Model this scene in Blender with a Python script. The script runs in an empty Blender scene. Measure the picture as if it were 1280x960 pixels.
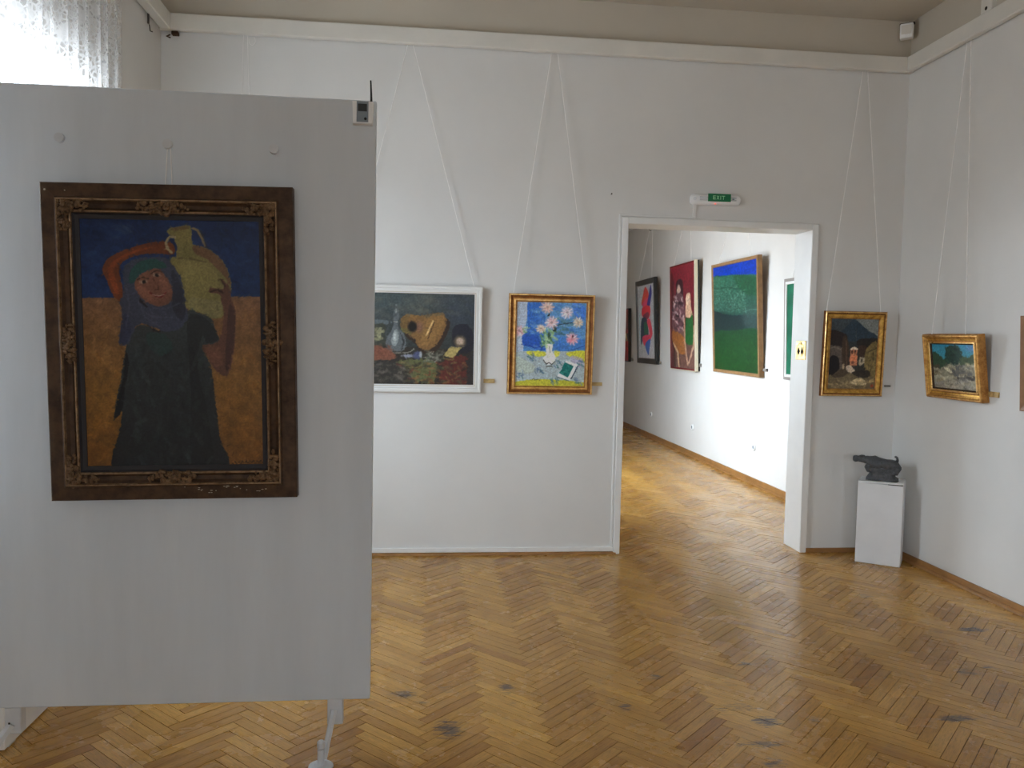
import bpy, math, random
import numpy as np
from mathutils import Vector, Matrix
random.seed(7)
RNG = np.random.default_rng(11)
scene = bpy.context.scene
C = scene.collection

# ------------------------------------------------------------------ camera
cam_d = bpy.data.cameras.new('camera'); cam = bpy.data.objects.new('camera', cam_d); C.objects.link(cam)
cam_d.sensor_width = 36.0; cam_d.lens = 1028.25 / 1280 * 36.0
cam_d.clip_start = 0.05
YAW, PITCH, ROLL = 0.1069, 0.0569, 0.0207
_f = Vector((math.sin(YAW)*math.cos(PITCH), math.cos(YAW)*math.cos(PITCH), -math.sin(PITCH)))
_r0 = Vector((math.cos(YAW), -math.sin(YAW), 0)); _u0 = _r0.cross(_f)
_r = math.cos(ROLL)*_r0 + math.sin(ROLL)*_u0
_u = -math.sin(ROLL)*_r0 + math.cos(ROLL)*_u0
cam.matrix_world = Matrix(((_r.x, _u.x, -_f.x, 0), (_r.y, _u.y, -_f.y, 0), (_r.z, _u.z, -_f.z, 1.6), (0, 0, 0, 1)))
scene.camera = cam

# ------------------------------------------------------------------ world: overcast sky over darker ground
SKY = 23.5
world = bpy.data.worlds.new('overcast_sky'); scene.world = world; world.use_nodes = True
wn = world.node_tree.nodes; wl = world.node_tree.links; wn.clear()
tc = wn.new('ShaderNodeTexCoord'); sep = wn.new('ShaderNodeSeparateXYZ'); ramp = wn.new('ShaderNodeValToRGB')
bg = wn.new('ShaderNodeBackground'); wo = wn.new('ShaderNodeOutputWorld')
wl.new(tc.outputs['Generated'], sep.inputs[0]); wl.new(sep.outputs['Z'], ramp.inputs[0])
e = ramp.color_ramp.elements
e[0].position = 0.0; e[0].color = (0.40, 0.425, 0.45, 1)
e[1].position = 0.04; e[1].color = (0.765, 0.89, 1.0, 1)
wl.new(ramp.outputs[0], bg.inputs['Color']); bg.inputs['Strength'].default_value = SKY
wl.new(bg.outputs[0], wo.inputs['Surface'])

vs = scene.view_settings
vs.view_transform = 'Standard'; vs.look = 'None'; vs.exposure = 0.0; vs.gamma = 1.0; vs.use_curve_mapping = False
scene.cycles.max_bounces = 16; scene.cycles.diffuse_bounces = 8; scene.cycles.transparent_max_bounces = 16
scene.cycles.sample_clamp_indirect = 8.0

# ------------------------------------------------------------------ room dimensions
XL, XR, YB, YF = -1.815, 3.594, 5.952, -6.2         # left, right, back (far) and rear walls
ZC = 4.015                                           # ceiling
T = 0.27                                             # thickness of the wall with the doorway
HX0, HX1, HY1, HZ = 0.75, 3.71, 16.2, 3.95           # room beyond
DX0, DX1, DZ = 1.465, 2.876, 2.447                   # doorway
RB, RT, RP = 3.626, 3.737, 0.062                      # picture rail bottom, top, projection
WIN = [(3.05, 4.72, 0.95, 2.92), (-5.4, -3.8, 0.95, 2.92)]   # windows in left wall, the second unseen, placed to match the panel's light (y0,y1,z0,z1)
RWIN = (0.75, 1.85, 1.05, 2.9)                      # unseen rear-wall window, added to match the panel's light (x0,x1,z0,z1)
HWIN = [(8.15, 10.1, 0.75, 2.9)]                      # window of room beyond

def portal(loc, size, rot):
    l = bpy.data.lights.new('window_daylight', 'AREA'); l.shape = 'RECTANGLE'; l.size, l.size_y = size
    l.cycles.is_portal = True
    o = bpy.data.objects.new('window_daylight', l); C.objects.link(o); o.location = loc; o.rotation_euler = rot
for (a, b, c, d) in WIN:
    portal((XL-0.22, (a+b)/2, (c+d)/2), (d-c, b-a), (0, -math.pi/2, 0))
for (a, b, c, d) in HWIN:
    portal((HX0-0.22, (a+b)/2, (c+d)/2), (d-c, b-a), (0, -math.pi/2, 0))

a, b, c, d = RWIN
portal(((a+b)/2, YF-0.22, (c+d)/2), (b-a, d-c), (math.pi/2, 0, 0))

# ------------------------------------------------------------------ helpers
def lin(c):
    c = np.asarray(c, float)/255.0
    return np.where(c <= 0.04045, c/12.92, ((c+0.055)/1.055)**2.4)
def L3(r, g, b): return tuple(float(v) for v in lin((r, g, b)))

class N:                                             # small node helper
    def __init__(s, name):
        s.m = bpy.data.materials.new(name); s.m.use_nodes = True
        s.n = s.m.node_tree.nodes; s.l = s.m.node_tree.links; s.n.clear()
        s.out = s.n.new('ShaderNodeOutputMaterial'); s.b = s.n.new('ShaderNodeBsdfPrincipled')
        s.l.new(s.b.outputs[0], s.out.inputs['Surface'])
    def new(s, t, **k):
        o = s.n.new(t)
        for a, v in k.items(): setattr(o, a, v)
        return o
    def link(s, a, b): s.l.new(a, b)
    def noise(s, scale, detail=3, vec=None, rough=0.5):
        o = s.n.new('ShaderNodeTexNoise'); o.inputs['Scale'].default_value = scale
        o.inputs['Detail'].default_value = detail; o.inputs['Roughness'].default_value = rough
        if vec is not None: s.l.new(vec, o.inputs['Vector'])
        return o
    def ramp(s, fac, stops):
        o = s.n.new('ShaderNodeValToRGB'); s.l.new(fac, o.inputs[0]); el = o.color_ramp.elements
        while len(el) < len(stops): el.new(0.5)
        for i, (p, c) in enumerate(stops):
            el[i].position = p; el[i].color = (c[0], c[1], c[2], 1) if not isinstance(c, (int, float)) else (c, c, c, 1)
        return o
    def mix(s, fac, a, b, mode='MIX'):
        o = s.n.new('ShaderNodeMix'); o.data_type = 'RGBA'; o.blend_type = mode
        for i, v in ((0, fac), (6, a), (7, b)):
            if hasattr(v, 'type') and hasattr(v, 'links'): s.l.new(v, o.inputs[i])
            elif isinstance(v, (int, float)): o.inputs[i].default_value = v if i == 0 else (v, v, v, 1)
            else: o.inputs[i].default_value = (v[0], v[1], v[2], 1)
        return o.outputs[2]
    def math(s, op, a, b=0.0, c=0.0):
        o = s.n.new('ShaderNodeMath'); o.operation = op
        for i, v in ((0, a), (1, b), (2, c)):
            if hasattr(v, 'links'): s.l.new(v, o.inputs[i])
            else: o.inputs[i].default_value = v
        return o.outputs[0]
    def bump(s, h, strength, dist=0.002):
        o = s.n.new('ShaderNodeBump'); o.inputs['Strength'].default_value = strength; o.inputs['Distance'].default_value = dist
        s.l.new(h, o.inputs['Height']); s.l.new(o.outputs[0], s.b.inputs['Normal'])
    def pos(s):
        return s.n.new('ShaderNodeNewGeometry').outputs['Position']
    def obj(s):
        return s.n.new('ShaderNodeTexCoord').outputs['Object']
    def set(s, rough=0.5, metal=0.0, color=None, spec=None, coat=None):
        s.b.inputs['Roughness'].default_value = rough; s.b.inputs['Metallic'].default_value = metal
        if color is not None: s.b.inputs['Base Color'].default_value = (*color, 1)
        if spec is not None: s.b.inputs['Specular IOR Level'].default_value = spec
        if coat is not None: s.b.inputs['Coat Weight'].default_value = coat; s.b.inputs['Coat Roughness'].default_value = 0.2
        return s

def paint(name, col, rough=0.6, var=0.04, scale=3.0, bump=0.06, bscale=120, stretch=(1, 1, 1), metal=0.0, spec=0.3):
    k = N(name).set(rough, metal, spec=spec)
    mp = k.new('ShaderNodeMapping'); mp.inputs['Scale'].default_value = stretch; k.link(k.pos(), mp.inputs[0])
    n = k.noise(scale, 5, mp.outputs[0], 0.6)
    dark = tuple(c*(1-var*2) for c in col); lite = tuple(min(1, c*(1+var)) for c in col)
    r = k.ramp(n.outputs[0], [(0.3, dark), (0.65, lite)]); k.link(r.outputs[0], k.b.inputs['Base Color'])
    n2 = k.noise(bscale, 3, mp.outputs[0]); k.bump(n2.outputs[0], bump)
    return k.m

M = {}
M['wall'] = paint('wall_paint', (0.735, 0.73, 0.715), 0.75, 0.02, 1.4, 0.10, 160)
M['ceiling'] = paint('ceiling_paint', (0.57, 0.52, 0.44), 0.85, 0.03, 1.0, 0.10, 140)
M['rail'] = paint('rail_paint', (0.74, 0.72, 0.67), 0.55, 0.03, 3.0, 0.05, 60)
M['white'] = paint('white_gloss_paint', (0.82, 0.82, 0.81), 0.35, 0.02, 5.0, 0.04, 60, spec=0.5)
M['board'] = paint('board_paint', (0.66, 0.70, 0.745), 0.7, 0.03, 6.0, 0.08, 200, (1, 1, 0.15))
M['pedestal'] = paint('pedestal_paint', (0.78, 0.79, 0.81), 0.5, 0.02, 5.0, 0.05, 90)
M['steel'] = paint('painted_steel', (0.64, 0.66, 0.69), 0.35, 0.04, 12, 0.04, 90, spec=0.5)
M['dark'] = paint('dark_gap', (0.03, 0.027, 0.025), 0.9, 0.05)
M['plastic'] = paint('white_plastic', (0.88, 0.89, 0.90), 0.35, 0.02, 20, 0.02, 80, spec=0.5)
M['greyplastic'] = paint('grey_plastic', (0.24, 0.28, 0.32), 0.4, 0.03, 20, 0.02, 80)
M['black'] = paint('black_lacquer', (0.015, 0.015, 0.016), 0.35, 0.05, 20, 0.03, 80, spec=0.5)
M['cord'] = paint('nylon_cord', (0.93, 0.92, 0.90), 0.4, 0.03, 20, 0.02, 90)
M['slat'] = paint('cream_slat_paint', (0.60, 0.59, 0.53), 0.5, 0.04, 8, 0.05, 60)
M['rubber'] = paint('black_rubber', (0.02, 0.02, 0.02), 0.6, 0.05)
M['rod'] = paint('iron_rod', (0.10, 0.09, 0.08), 0.4, 0.05, 20, 0.05, 60, metal=0.7)
M['redpaint'] = paint('painted_canvas_edge_red', (0.20, 0.03, 0.03), 0.7, 0.05)
M['cream'] = paint('cream_frame_paint', (0.72, 0.66, 0.50), 0.5, 0.03, 8, 0.05, 90)
M['greyframe'] = paint('grey_frame_paint', (0.30, 0.27, 0.25), 0.5, 0.05, 8, 0.05, 90)
M['brownframe'] = paint('brown_wood_frame', (0.30, 0.15, 0.07), 0.4, 0.12, 14, 0.08, 90)
M['tan'] = paint('tan_wood_frame', (0.31, 0.18, 0.08), 0.4, 0.12, 14, 0.08, 90)

def gilt(name, col, deep, rough=0.32, metal=0.85, scale=22):
    k = N(name).set(rough, metal)
    n = k.noise(scale, 6, k.obj(), 0.7)
    r = k.ramp(n.outputs[0], [(0.32, deep), (0.6, col)]); k.link(r.outputs[0], k.b.inputs['Base Color'])
    rr = k.ramp(n.outputs[0], [(0.3, rough+0.25), (0.7, rough)]); k.link(rr.outputs[0], k.b.inputs['Roughness'])
    k.bump(k.noise(90, 3, k.obj()).outputs[0], 0.12); return k.m
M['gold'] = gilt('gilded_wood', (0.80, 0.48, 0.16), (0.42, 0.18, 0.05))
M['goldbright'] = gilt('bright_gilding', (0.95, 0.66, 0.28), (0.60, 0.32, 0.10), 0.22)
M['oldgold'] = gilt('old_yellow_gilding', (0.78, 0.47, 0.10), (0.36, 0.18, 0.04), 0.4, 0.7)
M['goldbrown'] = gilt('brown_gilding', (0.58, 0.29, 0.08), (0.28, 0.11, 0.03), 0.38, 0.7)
M['goldcove'] = gilt('dark_gilt_cove', (0.34, 0.14, 0.04), (0.17, 0.06, 0.02), 0.45, 0.6)  # darker red-brown gilding for coves and the village frame
M['bronze'] = gilt('dark_bronzed_wood', (0.085, 0.042, 0.018), (0.032, 0.015, 0.007), 0.5, 0.25, 16)
M['bronzebead'] = gilt('rubbed_gilt_edge', (0.32, 0.205, 0.11), (0.12, 0.066, 0.033), 0.4, 0.5, 30)  # paler gilding for the portrait frame's beads
M['ornament'] = gilt('ornament_gesso', (0.22, 0.125, 0.06), (0.06, 0.03, 0.015), 0.5, 0.3, 40)
M['slipdark'] = paint('dark_slip', (0.035, 0.032, 0.035), 0.6, 0.05)
M['chip'] = paint('chipped_gesso', (0.62, 0.55, 0.44), 0.7, 0.05)
M['brass'] = gilt('brass_plate', (0.85, 0.62, 0.28), (0.60, 0.38, 0.14), 0.3, 0.8, 30)
M['tag'] = gilt('caption_brass', (0.62, 0.45, 0.20), (0.38, 0.25, 0.10), 0.45, 0.5, 30)
M['taggrey'] = paint('caption_grey', (0.22, 0.20, 0.18), 0.5, 0.05)
k = N('sculpture_stone').set(0.55)
n = k.noise(45, 6, k.obj(), 0.7); r = k.ramp(n.outputs[0], [(0.3, (0.028, 0.030, 0.033)), (0.7, (0.11, 0.115, 0.125))])
k.link(r.outputs[0], k.b.inputs['Base Color']); k.bump(n.outputs[0], 0.6, 0.006); M['stone'] = k.m
k = N('exit_green').set(0.4, color=(0.0, 0.17, 0.06)); M['green'] = k.m
k = N('exit_lettering').set(0.4, color=(0.35, 0.75, 0.45)); M['letter'] = k.m
k = N('red_indicator_lamp').set(0.4, color=(0.6, 0.05, 0.03)); k.b.inputs['Emission Color'].default_value = (1, 0.12, 0.06, 1)
k.b.inputs['Emission Strength'].default_value = 3.0; M['led'] = k.m
k = N('lcd_screen').set(0.25, color=(0.03, 0.034, 0.036)); M['lcd'] = k.m
# window glass: mostly clear, a little reflective
k = N('window_glass'); k.n.remove(k.b)
tr = k.new('ShaderNodeBsdfTransparent'); gl = k.new('ShaderNodeBsdfGlossy'); gl.inputs['Roughness'].default_value = 0.02
mx = k.new('ShaderNodeMixShader'); mx.inputs[0].default_value = 0.06
k.link(tr.outputs[0], mx.inputs[1]); k.link(gl.outputs[0], mx.inputs[2]); k.link(mx.outputs[0], k.out.inputs['Surface']); M['glass'] = k.m
# lace
k = N('lace'); k.n.remove(k.b)
uv = k.new('ShaderNodeTexCoord').outputs['UV']
v1 = k.new('ShaderNodeTexVoronoi'); v1.feature = 'DISTANCE_TO_EDGE'; v1.inputs['Scale'].default_value = 38; k.link(uv, v1.inputs['Vector'])
t1 = k.ramp(v1.outputs['Distance'], [(0.10, 1.0), (0.20, 0.0)])
v2 = k.new('ShaderNodeTexVoronoi'); v2.inputs['Scale'].default_value = 7; k.link(uv, v2.inputs['Vector'])
t2 = k.ramp(v2.outputs['Distance'], [(0.30, 0.92), (0.42, 0.30)])
mxx = k.math('MAXIMUM', t1.outputs[0], t2.outputs[0]); op = k.math('MULTIPLY', mxx, 0.62)
df = k.new('ShaderNodeBsdfDiffuse'); df.inputs[0].default_value = (0.80, 0.81, 0.82, 1)
tl = k.new('ShaderNodeBsdfTranslucent'); tl.inputs[0].default_value = (0.80, 0.81, 0.82, 1)
m1 = k.new('ShaderNodeMixShader'); m1.inputs[0].default_value = 0.5; k.link(df.outputs[0], m1.inputs[1]); k.link(tl.outputs[0], m1.inputs[2])
tr = k.new('ShaderNodeBsdfTransparent'); m2 = k.new('ShaderNodeMixShader')
k.link(op, m2.inputs[0]); k.link(tr.outputs[0], m2.inputs[1]); k.link(m1.outputs[0], m2.inputs[2]); k.link(m2.outputs[0], k.out.inputs['Surface'])
M['lace'] = k.m

# parquet: per plank tint attribute with directional sheen painted in, grain along the plank (UV in metres), worn stains in floor coordinates
STAINS = [(-.068,3.611,.10,.07,.9),(.118,3.269,.10,.13,.9),(.122,3.667,.06,.06,.6),(.0,3.534,.07,.05,.6),(.395,3.651,.06,.09,.9),(.407,3.5,.05,.06,.5),
 (.898,3.425,.05,.06,.8),(1.111,3.734,.06,.05,.8),(1.625,3.86,.14,.05,.7),(1.46,3.255,.09,.07,.95),(1.663,3.257,.05,.06,.7),(1.379,3.388,.2,.08,.6),
 (2.30,3.232,.13,.05,1.),(3.108,4.27,.16,.06,.95),(2.897,4.242,.08,.05,.6),(2.673,3.703,.09,.07,.8),(2.83,3.744,.07,.04,.7),(2.808,4.888,.09,.07,.7),
 (2.518,4.456,.12,.09,.45),(1.828,5.093,.05,.08,.5),(2.037,4.84,.08,.05,.5),(1.135,4.729,.05,.04,.6),(1.371,3.069,.16,.05,.8),(1.35,2.92,.08,.05,.8),(1.417,3.635,.3,.07,.4),(.285,3.108,.2,.05,.35),(1.2,4.3,.05,.03,.7),(2.1,5.9,.05,.05,.5),(2.3,7.2,.15,.08,.5),(1.8,6.8,.1,.06,.5),(2.5,8.1,.12,.1,.4)]
def wood(name, light, dark, stains=True):
    k = N(name); k.set(0.3, spec=0.38)
    uv = k.new('ShaderNodeTexCoord').outputs['UV']
    mp = k.new('ShaderNodeMapping'); mp.inputs['Scale'].default_value = (6, 90, 1); k.link(uv, mp.inputs[0])
    g = k.noise(1.0, 6, mp.outputs[0], 0.65)
    mp2 = k.new('ShaderNodeMapping'); mp2.inputs['Scale'].default_value = (26, 260, 1); k.link(uv, mp2.inputs[0])
    g2 = k.noise(1.0, 3, mp2.outputs[0], 0.6)
    at = k.new('ShaderNodeAttribute'); at.attribute_name = 'tint'
    base = k.ramp(at.outputs['Fac'], [(0.0, dark), (0.5, tuple((a+b)/2 for a, b in zip(light, dark))), (1.0, light)])
    gr = k.ramp(g.outputs[0], [(0.28, 0.62), (0.62, 1.08)])
    c = k.mix(0.75, base.outputs[0], gr.outputs[0], 'MULTIPLY')
    gr2 = k.ramp(g2.outputs[0], [(0.36, 0.45), (0.48, 1.0)])
    c = k.mix(0.55, c, gr2.outputs[0], 'MULTIPLY')
    p = k.pos(); big = k.noise(0.9, 4, p, 0.6)
    br = k.ramp(big.outputs[0], [(0.3, (0.80, 0.76, 0.70)), (0.68, (1.08, 1.08, 1.06))])
    c = k.mix(1.0, c, br.outputs[0], 'MULTIPLY')
    rough = k.ramp(k.noise(3.5, 5, p, 0.65).outputs[0], [(0.3, 0.17), (0.7, 0.34)])
    if stains:
        sp = k.new('ShaderNodeSeparateXYZ'); k.link(p, sp.inputs[0]); acc = None
        for (x, y, rx, ry, a) in STAINS:
            dx = k.math('MULTIPLY', k.math('SUBTRACT', sp.outputs[0], x), 1/rx); dy = k.math('MULTIPLY', k.math('SUBTRACT', sp.outputs[1], y), 1/ry)
            d = k.math('ADD', k.math('MULTIPLY', dx, dx), k.math('MULTIPLY', dy, dy))
            s_ = k.math('MULTIPLY', k.math('MAXIMUM', k.math('SUBTRACT', 1.0, d), 0.0), a)
            acc = s_ if acc is None else k.math('MAXIMUM', acc, s_)
        ms = k.new('ShaderNodeMapping'); ms.inputs['Scale'].default_value = (15, 62, 1); ms.inputs['Rotation'].default_value = (0, 0, 0.5); k.link(p, ms.inputs[0])
        sn = k.noise(1.0, 9, ms.outputs[0], 0.8)
        m = k.math('MULTIPLY', acc, 1.0)
        m = k.ramp(k.math('ADD', k.math('MULTIPLY', m, 0.36), k.math('MULTIPLY', sn.outputs[0], 1.3)), [(0.84, 0.0), (0.97, 0.85)])
        mask = k.math('MULTIPLY', m.outputs[0], k.math('MINIMUM', k.math('MULTIPLY', acc, 3.0), 1.0))
        c = k.mix(mask, c, (0.06, 0.052, 0.052))
        # fine overall scratches
        mz = k.new('ShaderNodeMapping'); mz.inputs['Scale'].default_value = (5, 26, 1); mz.inputs['Rotation'].default_value = (0, 0, -0.6); k.link(p, mz.inputs[0])
        sc = k.noise(1.0, 7, mz.outputs[0], 0.75); scr = k.ramp(sc.outputs[0], [(0.60, 0.0), (0.74, 0.5)])
        c = k.mix(scr.outputs[0], c, (0.10, 0.072, 0.048))
    k.link(c, k.b.inputs['Base Color']); k.link(rough.outputs[0], k.b.inputs['Roughness'])
    k.bump(g2.outputs[0], 0.10, 0.001)
    return k.m
M['parquet'] = wood('oak_parquet', (0.68, 0.385, 0.092), (0.34, 0.150, 0.030))
M['skirting'] = paint('oak_skirting', (0.34, 0.165, 0.055), 0.4, 0.12, 9, 0.08, 70)
M['joint'] = paint('parquet_joint', (0.055, 0.032, 0.016), 0.8, 0.1)

# ------------------------------------------------------------------ mesh builder
class MB:
    def __init__(s): s.v = []; s.f = []
    def add(s, v, f):
        o = len(s.v); s.v += [tuple(a) for a in v]; s.f += [tuple(i+o for i in q) for q in f]; return s
    def box(s, a, b):
        x0, y0, z0 = a; x1, y1, z1 = b
        return s.add([(x0,y0,z0),(x1,y0,z0),(x1,y1,z0),(x0,y1,z0),(x0,y0,z1),(x1,y0,z1),(x1,y1,z1),(x0,y1,z1)],
                     [(3,2,1,0),(4,5,6,7),(0,1,5,4),(1,2,6,5),(2,3,7,6),(3,0,4,7)])
    def bbox(s, a, b, w=0.004):                       # box with chamfered edges
        x0, y0, z0 = a; x1, y1, z1 = b; v = []
        for (x, sx) in ((x0, 1), (x1, -1)):
            for (y, sy) in ((y0, 1), (y1, -1)):
                for (z, sz) in ((z0, 1), (z1, -1)):
                    v += [(x, y+sy*w, z+sz*w), (x+sx*w, y, z+sz*w), (x+sx*w, y+sy*w, z)]
        def I(i, j, k_, a_): return ((i*2+j)*2+k_)*3+a_
        f = [(I(0,0,0,0),I(0,0,1,0),I(0,1,1,0),I(0,1,0,0)), (I(1,0,0,0),I(1,1,0,0),I(1,1,1,0),I(1,0,1,0)),
             (I(0,0,0,1),I(1,0,0,1),I(1,0,1,1),I(0,0,1,1)), (I(0,1,0,1),I(0,1,1,1),I(1,1,1,1),I(1,1,0,1)),
             (I(0,0,0,2),I(0,1,0,2),I(1,1,0,2),I(1,0,0,2)), (I(0,0,1,2),I(1,0,1,2),I(1,1,1,2),I(0,1,1,2))]
        for j in (0, 1):
            for k_ in (0, 1): f.append((I(0,j,k_,1),I(0,j,k_,2),I(1,j,k_,2),I(1,j,k_,1)))
        for i in (0, 1):
            for k_ in (0, 1): f.append((I(i,0,k_,0),I(i,0,k_,2),I(i,1,k_,2),I(i,1,k_,0)))
        for i in (0, 1):
            for j in (0, 1): f.append((I(i,j,0,0),I(i,j,0,1),I(i,j,1,1),I(i,j,1,0)))
        for i in (0, 1):
            for j in (0, 1):
                for k_ in (0, 1): f.append((I(i,j,k_,0),I(i,j,k_,1),I(i,j,k_,2)))
        return s.add(v, f)
    def tube(s, pts, r, n=8, caps=True):
        pts = [Vector(p) for p in pts]; rs = r if isinstance(r, (list, tuple)) else [r]*len(pts); rings = []
        for i, p in enumerate(pts):
            d = (pts[min(i+1, len(pts)-1)]-pts[max(i-1, 0)]).normalized()
            a = d.orthogonal().normalized() if i == 0 else (rings_a - d*rings_a.dot(d)).normalized()
            rings_a = a; b = d.cross(a)
            rings.append([p + rs[i]*(math.cos(2*math.pi*k_/n)*a + math.sin(2*math.pi*k_/n)*b) for k_ in range(n)])
        return s.loft(rings, caps)
    def loft(s, rings, caps=True):
        n = len(rings[0]); v = [p for r_ in rings for p in r_]; f = []
        for i in range(len(rings)-1):
            for k_ in range(n):
                f.append((i*n+k_, i*n+(k_+1) % n, (i+1)*n+(k_+1) % n, (i+1)*n+k_))
        if caps: f += [tuple(range(n-1, -1, -1)), tuple((len(rings)-1)*n+k_ for k_ in range(n))]
        return s.add(v, f)
    def ball(s, c, r, n=8, m=5):
        r = r if isinstance(r, (list, tuple)) else (r, r, r); c = Vector(c); rings = []
        for i in range(1, m):
            t = math.pi*i/m
            rings.append([c+Vector((r[0]*math.sin(t)*math.cos(2*math.pi*k_/n), r[1]*math.sin(t)*math.sin(2*math.pi*k_/n), -r[2]*math.cos(t))) for k_ in range(n)])
        return s.loft(rings)
    def frame(s, w, h, prof):                         # mitred sweep of (inset, z) round a w x h rectangle, origin bottom centre, XY plane
        rings = [[(-w/2+i, i, z), (w/2-i, i, z), (w/2-i, h-i, z), (-w/2+i, h-i, z)] for (i, z) in prof]
        return s.loft(rings, False)
    def build(s, name, mat, parent=None, smooth=False, uv=None, tint=None, mw=None):
        me = bpy.data.meshes.new(name); me.from_pydata(s.v, [], s.f); me.update()
        if smooth: me.polygons.foreach_set('use_smooth', [True]*len(me.polygons))
        if uv is not None:
            l = me.uv_layers.new(name='UVMap'); idx = np.zeros(len(me.loops), dtype=np.int32); me.loops.foreach_get('vertex_index', idx)
            l.data.foreach_set('uv', np.asarray(uv, float)[idx].ravel())
        if tint is not None:
            a = me.attributes.new('tint', 'FLOAT', 'POINT'); a.data.foreach_set('value', tint)
        me.materials.append(M[mat] if isinstance(mat, str) else mat)
        o = bpy.data.objects.new(name, me); C.objects.link(o)
        if parent is not None: o.parent = parent
        if mw is not None: o.matrix_world = mw
        return o
def tag(o, label, cat=None, group=None, kind=None):
    o['label'] = label
    if cat: o['category'] = cat
    if group: o['group'] = group
    if kind: o['kind'] = kind
    return o
def struct(o, label=None):
    o['kind'] = 'structure'
    if label: o['label'] = label
    return o
def empty(name, mw):
    o = bpy.data.objects.new(name, None); C.objects.link(o); o.empty_display_size = 0.05
    o.matrix_world = mw if isinstance(mw, Matrix) else Matrix.Translation(mw); return o

# ------------------------------------------------------------------ structure
fl = struct(MB().box((XL, YF, -0.10), (XR, YB, -0.004)).box((DX0-0.02, YB-0.01, -0.10), (DX1+0.02, YB+T+0.01, -0.004)).box((HX0, YB+T, -0.10), (HX1, HY1, -0.004)).build('floor', 'joint'), 'golden oak herringbone parquet floor')
w = MB().box((XL-0.3, YB, 0), (DX0-0.02, YB+T, ZC)).box((DX1+0.02, YB, 0), (XR+0.3, YB+T, ZC)).box((DX0-0.02, YB, DZ+0.02), (DX1+0.02, YB+T, ZC))
struct(w.build('wall_back', 'wall'), 'off-white plaster wall with the doorway')
struct(MB().box((XR, YF, 0), (XR+0.3, YB, ZC)).build('wall_right', 'wall'), 'off-white plaster wall on the right')
a, b, c, d = RWIN
struct(MB().box((XL-0.3, YF-0.3, 0), (a, YF, ZC)).box((b, YF-0.3, 0), (XR+0.3, YF, ZC)).box((a, YF-0.3, 0), (b, YF, c)).box((a, YF-0.3, d), (b, YF, ZC)).build('wall_rear', 'wall'), 'off-white plaster wall behind the viewer')
struct(MB().box((XL-0.3, YF-0.3, ZC), (XR+0.3, YB+T, ZC+0.2)).build('ceiling', 'ceiling'), 'beige plaster ceiling')
def windowed(x0, x1, ya, yb, zt, wins):
    m = MB(); ys = ya
    for (a, b, c, d) in sorted(wins):
        m.box((x0, ys, 0), (x1, a, zt)); m.box((x0, a, 0), (x1, b, c)); m.box((x0, a, d), (x1, b, zt)); ys = b
    return m.box((x0, ys, 0), (x1, yb, zt))
struct(windowed(XL-0.3, XL, YF, YB, ZC, WIN).build('wall_left', 'wall'), 'off-white plaster wall with windows on the left')
# room beyond the doorway
struct(windowed(HX0-0.3, HX0, YB+T, HY1, HZ, HWIN).build('wall_hall_left', 'wall'), 'off-white window wall of the room beyond')
struct(MB().box((HX1, YB+T, 0), (HX1+0.3, HY1, HZ)).build('wall_hall_right', 'wall'), 'off-white picture wall of the room beyond')
struct(MB().box((HX0-0.3, HY1, 0), (HX1+0.3, HY1+0.3, HZ)).build('wall_hall_back', 'wall'), 'end wall of the room beyond')
struct(MB().box((HX0-0.3, YB+T, HZ), (HX1+0.3, HY1+0.3, HZ+0.2)).build('ceiling_hall', 'ceiling'), 'ceiling of the room beyond')
def window(n, x, w_):
    a, b, c, d = w_; o = empty('window_%d' % n, (x-0.2, (a+b)/2, c)); struct(o, 'tall white-framed window'); m = MB()
    dy = -(a+b)/2; f = 0.07
    def rel(p): return (p[0], p[1]+dy, p[2]-c)
    m.box(rel((0.0, a, c)), rel((0.06, a+f, d))); m.box(rel((0.0, b-f, c)), rel((0.06, b, d)))
    m.box(rel((0.0, a+f, c)), rel((0.06, b-f, c+f))); m.box(rel((0.0, a+f, d-f)), rel((0.06, b-f, d)))
    ym = a+0.42*(b-a); m.box(rel((0.0, ym-0.03, c+f)), rel((0.06, ym+0.03, d-f)))
    m.build('window_frame', 'white', o)
    MB().box(rel((0.02, a+f, c+f)), rel((0.026, ym-0.03, d-f))).build('pane', 'glass', o)
    MB().box(rel((0.02, ym+0.03, c+f)), rel((0.026, b-f, d-f))).build('pane', 'glass', o)
    MB().box(rel((0.06, a, c)), rel((0.24, b, c+0.02))).build('window_sill', 'white', o)
for i, q in enumerate(WIN): window(i+1, XL, q)
a, b, c, d = RWIN; o = empty('window_%d' % (2+len(WIN)), ((a+b)/2, YF-0.2, c)); struct(o, 'wide white-framed window, unseen, added behind the viewer to match the panel light'); hw_, hh = (b-a)/2, d-c; m = MB()
for p0, p1 in (((-hw_, 0, 0), (-hw_+.07, .06, hh)), ((hw_-.07, 0, 0), (hw_, .06, hh)), ((-hw_+.07, 0, 0), (hw_-.07, .06, .07)), ((-hw_+.07, 0, hh-.07), (hw_-.07, .06, hh)), ((-.03, 0, .07), (.03, .06, hh-.07))): m.box(p0, p1)
m.build('window_frame', 'white', o); MB().box((-hw_+.07, .02, .07), (-.03, .026, hh-.07)).build('pane', 'glass', o); MB().box((.03, .02, .07), (hw_-.07, .026, hh-.07)).build('pane', 'glass', o)
for i, q in enumerate(HWIN): window(i+1+len(WIN), HX0, q)

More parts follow.
